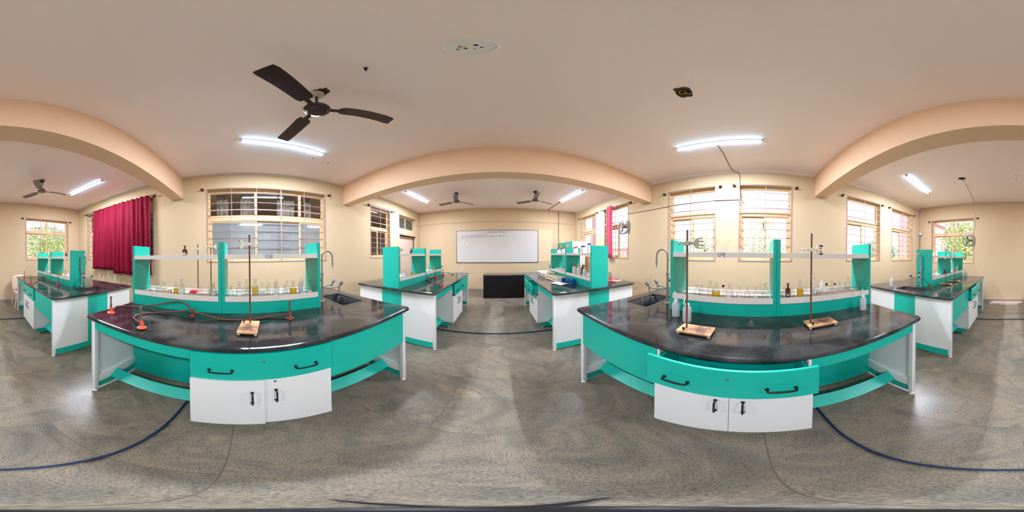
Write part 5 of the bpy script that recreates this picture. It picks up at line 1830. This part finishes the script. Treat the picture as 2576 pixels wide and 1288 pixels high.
rough_hole(1.076, 0.511, 0.085, 'broken ceiling opening with loose yellow wires above bench 09', True)
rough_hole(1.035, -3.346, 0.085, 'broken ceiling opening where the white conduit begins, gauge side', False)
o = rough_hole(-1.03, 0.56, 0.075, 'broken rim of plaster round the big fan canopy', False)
o = MB().tube([(0, 0, 0.0), (0.0, 0, -0.02), (-0.02, 0.02, -0.035)], 0.006, 8, smooth=True).lathe([(0.012, -0.018), (0.006, 0.0)], 8).build('ceiling_hook', 'hole_dark')
o.location = (-0.581, 0.576, ZC)
tag(o, 'dark broken hook in the ceiling between big fan and junction plate', 'hook')


def bulb_holder(x, y, label):
    r = empty('lamp_holder', (x, y, ZC))
    MB().lathe([(0.045, 0.0), (0.045, -0.01), (0.02, -0.018), (0.016, -0.05), (0.019, -0.055), (0.019, -0.075)], 20).build('holder', 'white_plastic', r)
    MB().lathe([(0.014, -0.075), (0.014, -0.09), (0.0, -0.092)], 16).build('socket', 'steel', r)
    return tag(r, label, 'lamp holder', 'empty bulb holders on the ceiling')


bulb_holder(-0.06, 4.475, 'white bulb holder on the ceiling between the two fans before the whiteboard')
bulb_holder(-0.112, -3.363, 'white bulb holder on the ceiling behind the back beam')
for x, y, l in ((-2.473, 1.459, 'dark nail hole in the ceiling past the tube above bench 08'), (-2.432, 1.147, 'tiny nail head in the ceiling beside the tube above bench 08')):
    o = MB().lathe([(0.012, 0.0), (0.009, -0.004), (0.0, -0.005)], 10).build('nail_head', 'concrete_dark')
    o.location = (x, y, ZC)
    tag(o, l, 'nail')


# conduits and cables
def run(name, pts, w_, mat, label, cat='conduit', box=True, clips=0, group=None):
    """a wiring run along straight segments"""
    m = MB()
    if box:
        for p, q in zip(pts, pts[1:]):
            lo = [min(p[i], q[i]) - w_ / 2 for i in range(3)]
            hi = [max(p[i], q[i]) + w_ / 2 for i in range(3)]
            m.box(lo[0], hi[0], lo[1], hi[1], lo[2], hi[2])
    else:
        m.tube(pts, w_, 8, smooth=True)
    o = m.build(name, mat, smooth=30 if not box else 0)
    return tag(o, label, cat, group)


c_ = 0.008
run('conduit', [(XL + c_, -1.23, ZC - 0.02), (XL + c_, 1.965, ZC - 0.02), (XL + c_, 1.965, 2.86)], 0.014, 'conduit_white', 'white conduit along the top of the big indoor window wall')
run('conduit', [(XL + c_, -1.230, ZC - 0.03), (XL + c_, -1.230, 2.750), (XL + c_, -1.50, 2.750)], 0.014, 'conduit_white', 'white conduit wrapping round the back beam end')
run('conduit', [(XL + c_, -5.17, ZC - 0.02), (XL + c_, -1.50, ZC - 0.02)], 0.014, 'conduit_white', 'white conduit above the maroon curtain')
run('conduit', [(XL + 0.02, YB + c_, ZC - 0.02), (XR - 0.03, YB + c_, ZC - 0.02)], 0.014, 'conduit_white', 'white conduit along the top of the back wall')
run('conduit', [(1.15, YB + c_, ZC - 0.035), (1.15, YB + c_, 2.40)], 0.016, 'conduit_white', 'vertical white conduit dropping to the back exhaust fan')
run('conduit', [(3.17, YB + c_, ZC - 0.04), (3.17, YB + c_, 2.72)], 0.014, 'conduit_white', 'short vertical white conduit in the gauge corner')
m = MB(); m.tube([(1.035, -3.43, ZC - 0.009), (1.15, YB + 0.03, ZC - 0.009)], 0.011, 8)
tag(m.build('conduit', 'conduit_white'), 'white conduit crossing the ceiling from the broken opening to the back wall', 'conduit')
run('conduit', [(XL + 0.03, YF - 0.034, ZC - 0.012), (XR - 0.2, YF - 0.034, ZC - 0.012)], 0.014, 'conduit_white', 'pale conduit along the top of the whiteboard wall')
run('conduit', [(XL + 0.06, YF - 0.034, ZC - 0.03), (XL + 0.06, YF - 0.034, 2.70)], 0.016, 'conduit_white', 'short vertical conduit in the door corner of the whiteboard wall')
run('conduit', [(2.44, YF - 0.036, 3.24), (2.44, YF - 0.036, 1.92)], 0.018, 'fan_grey_brown', 'dark vertical conduit behind the cupboard')
m = MB(); m.tube([(2.06, 5.07, ZC - 0.010), (1.98, YF - 0.03, ZC - 0.010)], 0.011, 8)
tag(m.build('conduit', 'fan_grey_brown'), 'brown conduit from the ceiling tube to the whiteboard wall', 'conduit')
run('power_cable', [(XR - 0.006, 3.13, 2.585), (XR - 0.006, 2.5, 2.562), (XR - 0.006, 1.87, 2.568)], 0.006, 'cable_black', 'black cable between the exhaust fan window and bench 09 windows', 'cable', box=False, group='black wall cables')
run('power_cable', [(XR - 0.014, 1.87, 2.568), (XR - 0.014, 1.3, 2.573), (XR - 0.010, 0.77, 2.584), (XR - 0.008, 0.30, 2.583)], 0.006, 'cable_black', 'black cable crossing between the two windows above bench 09', 'cable', box=False, group='black wall cables')
run('power_cable', [(2.19, 0.524, ZC - 0.03), (2.30, 0.52, ZC - 0.008), (2.498, 0.50, ZC - 0.007), (2.778, 0.484, ZC - 0.007), (3.0, 0.47, ZC - 0.008), (3.12, 0.44, ZC - 0.03), (XR - 0.03, 0.36, ZC - 0.055), (XR - 0.008, 0.31, ZC - 0.09),
                    (XR - 0.008, 0.293, 3.0), (XR - 0.008, 0.283, 2.9), (XR - 0.012, 0.275, 2.7), (XR - 0.012, 0.256, 2.58), (XR - 0.02, 0.20, 2.48)], 0.0055, 'cable_black',
    'black cable from the ceiling tube down the wall above bench 09', 'cable', box=False)
# ceiling camera
o = empty('security_camera', (3.02, YF - 0.10, 3.24))
MB().lathe([(0.035, 0.05), (0.035, 0.035), (0.014, 0.03), (0.014, 0.0)], 18).build('mount', 'white_plastic', o)
MB().lathe([(0.0, -0.05), (0.030, -0.045), (0.034, 0.0), (0.034, 0.07), (0.030, 0.075)], 20, axis=(-0.45, -0.85, -0.25)).build('camera_body', 'white_plastic', o)
MB().lathe([(0.024, 0.072), (0.020, 0.079), (0.0, 0.080)], 16, axis=(-0.45, -0.85, -0.25)).build('lens', 'black_metal', o)
tag(o, 'small white security camera in the ceiling corner over the cupboard', 'security camera')
# pressure gauge and pipe
o = empty('pressure_gauge', (XR - 0.05, -5.115, 1.60))
MB().tube([(0.01, 0.02, 0.0), (0.01, 0.02, 0.25), (0.01, 0.035, 0.38), (0.0, 0.03, 0.50), (0.0, 0.01, 0.64)], 0.010, 10, smooth=True).build('pipe', 'fan_grey_brown', o)
for z in (0.15, 0.30, 0.56):
    MB().tube([(0.01, 0.02, z), (-0.05, 0.06, z)], 0.006, 8).build('pipe_clip', 'fan_grey_brown', o)
MB().lathe([(0.055, -0.02), (0.055, 0.018), (0.048, 0.020), (0.048, 0.014), (0.0, 0.014)], 28, at=(0, 0, 0.70), axis=(-0.6, 0.8, 0)).build('dial', 'fan_grey_brown', o)
MB().lathe([(0.046, 0.0145), (0.046, 0.016), (0.0, 0.016)], 28, at=(0, 0, 0.70), axis=(-0.6, 0.8, 0)).build('dial_face', 'white_plastic', o)
tag(o, 'round pressure gauge on a brown pipe in the back corner', 'pressure gauge')

# ------------------------------------------------------------------ floor hoses
def hose(y0, pts, label):
    o = MB().tube(pts, 0.0095, 10, smooth=True).build('water_hose', 'hose_blue')
    return tag(o, label, 'hose', 'blue hoses crossing the floor')


hose(0, [(-2.9, -0.40, 0.012), (-1.6, -0.405, 0.012), (-0.6, -0.400, 0.012), (-0.1, -0.396, 0.012), (0.25, -0.382, 0.012), (0.6, -0.394, 0.012), (1.2, -0.42, 0.012), (2.9, -0.41, 0.012)], 'blue hose across the floor between benches 08 and 09')
hose(0, [(-2.9, 2.72, 0.012), (-1.083, 2.724, 0.012), (-0.2, 2.722, 0.012), (0.6, 2.730, 0.012), (1.4, 2.72, 0.012), (2.9, 2.72, 0.012)], 'blue hose across the aisle floor on the whiteboard side')
hose(0, [(-2.9, -3.62, 0.012), (-0.85, -3.617, 0.012), (0.0, -3.62, 0.012), (0.7, -3.575, 0.012), (2.9, -3.60, 0.012)], 'blue hose across the aisle floor on the back wall side')
for i, (x, y) in enumerate(((-0.30, -0.396), (0.40, -0.386), (-0.75, -0.40))):
    o = MB().prism([(0.035 * math.cos(a) * (1 + 0.3 * math.sin(3 * a)), 0.02 * math.sin(a) * (1 + 0.3 * math.cos(2 * a))) for a in [math.radians(20 * k) for k in range(18)]], 0.0, 0.0015).build('rust_spot', 'rod_rust')
    o.location = (x, y, 0)
    tag(o, ['rust stain under the blue hose, in the middle of the aisle', 'rust stain under the blue hose toward bench 09', 'rust stain under the blue hose at the foot of bench 08'][i], 'stain', 'rust stains under the hose')

# tripod foot below the panorama's viewpoint
tp = empty('tripod', (0, 0, 0))
MB().lathe([(0.036, 0.0), (0.036, 0.012), (0.02, 0.02), (0.0, 0.022)], 24).build('centre_hub', 'tripod_black', tp)
tm = MB()
top_, bot_ = [], []
for k in range(25):
    t_ = k / 24 * 2 - 1
    a = math.radians(-14 + 54 * t_)
    ro = 0.032 + 0.083 * abs(t_) ** 2.2
    ri = ro - 0.029 * (1 - abs(t_) ** 8) - 0.001
    for z_, lst in ((0.010, top_), (0.0, bot_)):
        lst.append((tm.bm.verts.new((ro * math.sin(a), ro * math.cos(a), z_)), tm.bm.verts.new((ri * math.sin(a), ri * math.cos(a), z_))))
for A, B, C_, D_ in zip(top_, top_[1:], bot_, bot_[1:]):
    tm.bm.faces.new((A[0], B[0], B[1], A[1])); tm.bm.faces.new((C_[0], C_[1], D_[1], D_[0]))
    tm.bm.faces.new((A[0], C_[0], D_[0], B[0])); tm.bm.faces.new((A[1], B[1], D_[1], C_[1]))
tm.bm.faces.new((top_[0][0], top_[0][1], bot_[0][1], bot_[0][0])); tm.bm.faces.new((top_[-1][0], bot_[-1][0], bot_[-1][1], top_[-1][1]))
tm.build('spread_foot', 'tripod_black', tp, smooth=0)
tag(tp, 'small black tripod foot on the floor at the very bottom', 'tripod')

# ------------------------------------------------------------------ outside
o = MB().box(-40, 60, -50, 50, -0.9, -0.6).build('ground_outside', 'ground_earth', smooth=0)
struct(o)


def tree(x, y, h, r0, leaf, label, seed):
    random.seed(seed)
    t = empty('tree', (x, y, -0.6))
    MB().tube([(0, 0, 0), (0.1, 0.05, h * 0.35), (0.0, 0.0, h * 0.7)], 0.13, 8, radii=[0.16, 0.12, 0.06]).build('trunk', 'bark', t)
    m = MB()
    for i in range(3200):
        v = Vector((random.gauss(0, 1), random.gauss(0, 1), random.gauss(0, 1))).normalized() * (random.random() ** 0.4)
        p = Vector((v.x * r0, v.y * r0, h * 0.62 + v.z * h * 0.38))
        a = Vector((random.gauss(0, 1), random.gauss(0, 1), random.gauss(0, 1))).normalized()
        b = a.orthogonal().normalized()
        s_ = random.uniform(0.045, 0.11)
        vs = [m.bm.verts.new(p + a * s_), m.bm.verts.new(p + b * s_ * 0.6), m.bm.verts.new(p - a * s_), m.bm.verts.new(p - b * s_ * 0.6)]
        m.bm.faces.new(vs)
    m.build('crown', leaf, t, smooth=0, normals=False)
    return tag(t, label, 'tree', 'trees outside the windows')


def palm(x, y, h, label, seed):
    random.seed(seed)
    t = empty('palm_tree', (x, y, -0.6))
    MB().tube([(0, 0, 0), (0.15, 0.1, h * 0.5), (0.1, 0.2, h)], 0.12, 8, radii=[0.17, 0.12, 0.09]).build('trunk', 'bark', t)
    m = MB()
    for k in range(14):
        a = 2 * math.pi * k / 14 + random.uniform(-0.2, 0.2)
        L = random.uniform(1.7, 2.4)
        d = Vector((math.cos(a), math.sin(a), 0))
        n_ = Vector((-d.y, d.x, 0))
        lift = random.uniform(0.3, 1.0)
        for j in range(1, 26):
            u = j / 26
            c = Vector((0.1, 0.2, h)) + d * L * u + Vector((0, 0, lift * u - 1.9 * u * u))
            for sgn in (-1, 1):
                tip = c + n_ * sgn * 0.42 * math.sin(math.pi * min(u + 0.1, 1)) + d * 0.12 - Vector((0, 0, 0.16))
                vs = [m.bm.verts.new(c), m.bm.verts.new(c + d * 0.05), m.bm.verts.new(tip)]
                m.bm.faces.new(vs)
    m.build('fronds', 'leaf_haze_pale', t, smooth=0, normals=False)
    return tag(t, label, 'palm tree', 'palms outside the windows')


tree(11.5, 3.6, 4.4, 1.9, 'leaf_haze_pale', 'leafy tree seen through the window above the 09 tap', 1)
tree(10.5, -0.4, 3.8, 1.8, 'leaf_haze_pale', 'leafy tree seen through the window above the 09 middle', 2)
palm(16.5, 6.6, 4.6, 'palm seen through the window above the 09 tap', 3)
palm(13.5, -1.0, 4.8, 'palm seen through the window above the 09 cable', 4)
tree(10.0, -9.5, 3.6, 1.6, 'leaf_haze_blue', 'bluish tree seen through the window behind the back beam', 5)
tree(14.0, -19.5, 4.2, 2.4, 'leaf_haze_blue', 'bluish tree seen through the last side window', 6)
tree(-4.3, -11.8, 4.6, 2.2, 'leaf_green', 'bright tree seen through the back window over the chair', 7)
tree(-0.4, -15.0, 5.8, 2.1, 'leaf_green', 'tall bright tree seen in the back window by the chair', 8)
tree(-8.4, -17.5, 5.6, 2.2, 'leaf_haze_blue', 'dark bluish tree at the corner side of the back window', 9)
tree(3.2, -11.6, 5.0, 2.0, 'leaf_green', 'bright tree seen through the exhaust fan back window', 10)
tree(6.4, -17.5, 6.0, 2.4, 'leaf_haze_blue', 'bluish tree seen past the exhaust fan', 11)
tree(-0.5, -21.5, 6.5, 2.8, 'leaf_haze_blue', 'large bluish tree behind the chair window tree', 13)
tree(17.0, 19.0, 4.8, 2.4, 'leaf_haze_blue', 'bluish tree beyond the pink curtain window', 12)


def building(x0, x1, y0, y1, h, mat, label, nwin=3):
    b = empty('building', ((x0 + x1) / 2, (y0 + y1) / 2, -0.6))
    hx, hy = (x1 - x0) / 2, (y1 - y0) / 2
    MB().box(-hx, hx, -hy, hy, 0, h).build('wall', mat, b, smooth=0)
    MB().box(-hx - 0.15, hx + 0.15, -hy - 0.15, hy + 0.15, h, h + 0.15).build('roof_slab', 'white_wall_paint', b, smooth=0)
    for k in range(nwin):
        yy = -hy + (k + 0.5) * 2 * hy / nwin
        MB().box(-hx - 0.03, -hx, yy - 0.4, yy + 0.4, 1.2, 2.2).build('window', 'frosted_pane', b, smooth=0)
    return tag(b, label, 'building', 'buildings outside')


building(10.5, 12.5, 10.5, 15.0, 2.6, 'pink_wash', 'low pink building beyond the pink curtain window')
building(5.2, 6.0, 8.0, 9.0, 6.0, 'pink_wash', 'tall pink pier outside the window over the cupboard', 0)
building(6.2, 6.8, -8.9, -8.35, 6.0, 'pink_wash', 'tall pink pier outside the last side window', 0)
building(13.0, 16.0, -7.5, -4.5, 2.6, 'green_wash', 'low green building outside the window behind the back beam')
building(6.3, 8.4, -15.0, -12.2, 5.0, 'pink_wash', 'pale pink building beyond the gauge corner back window', 0)
random.seed(1)
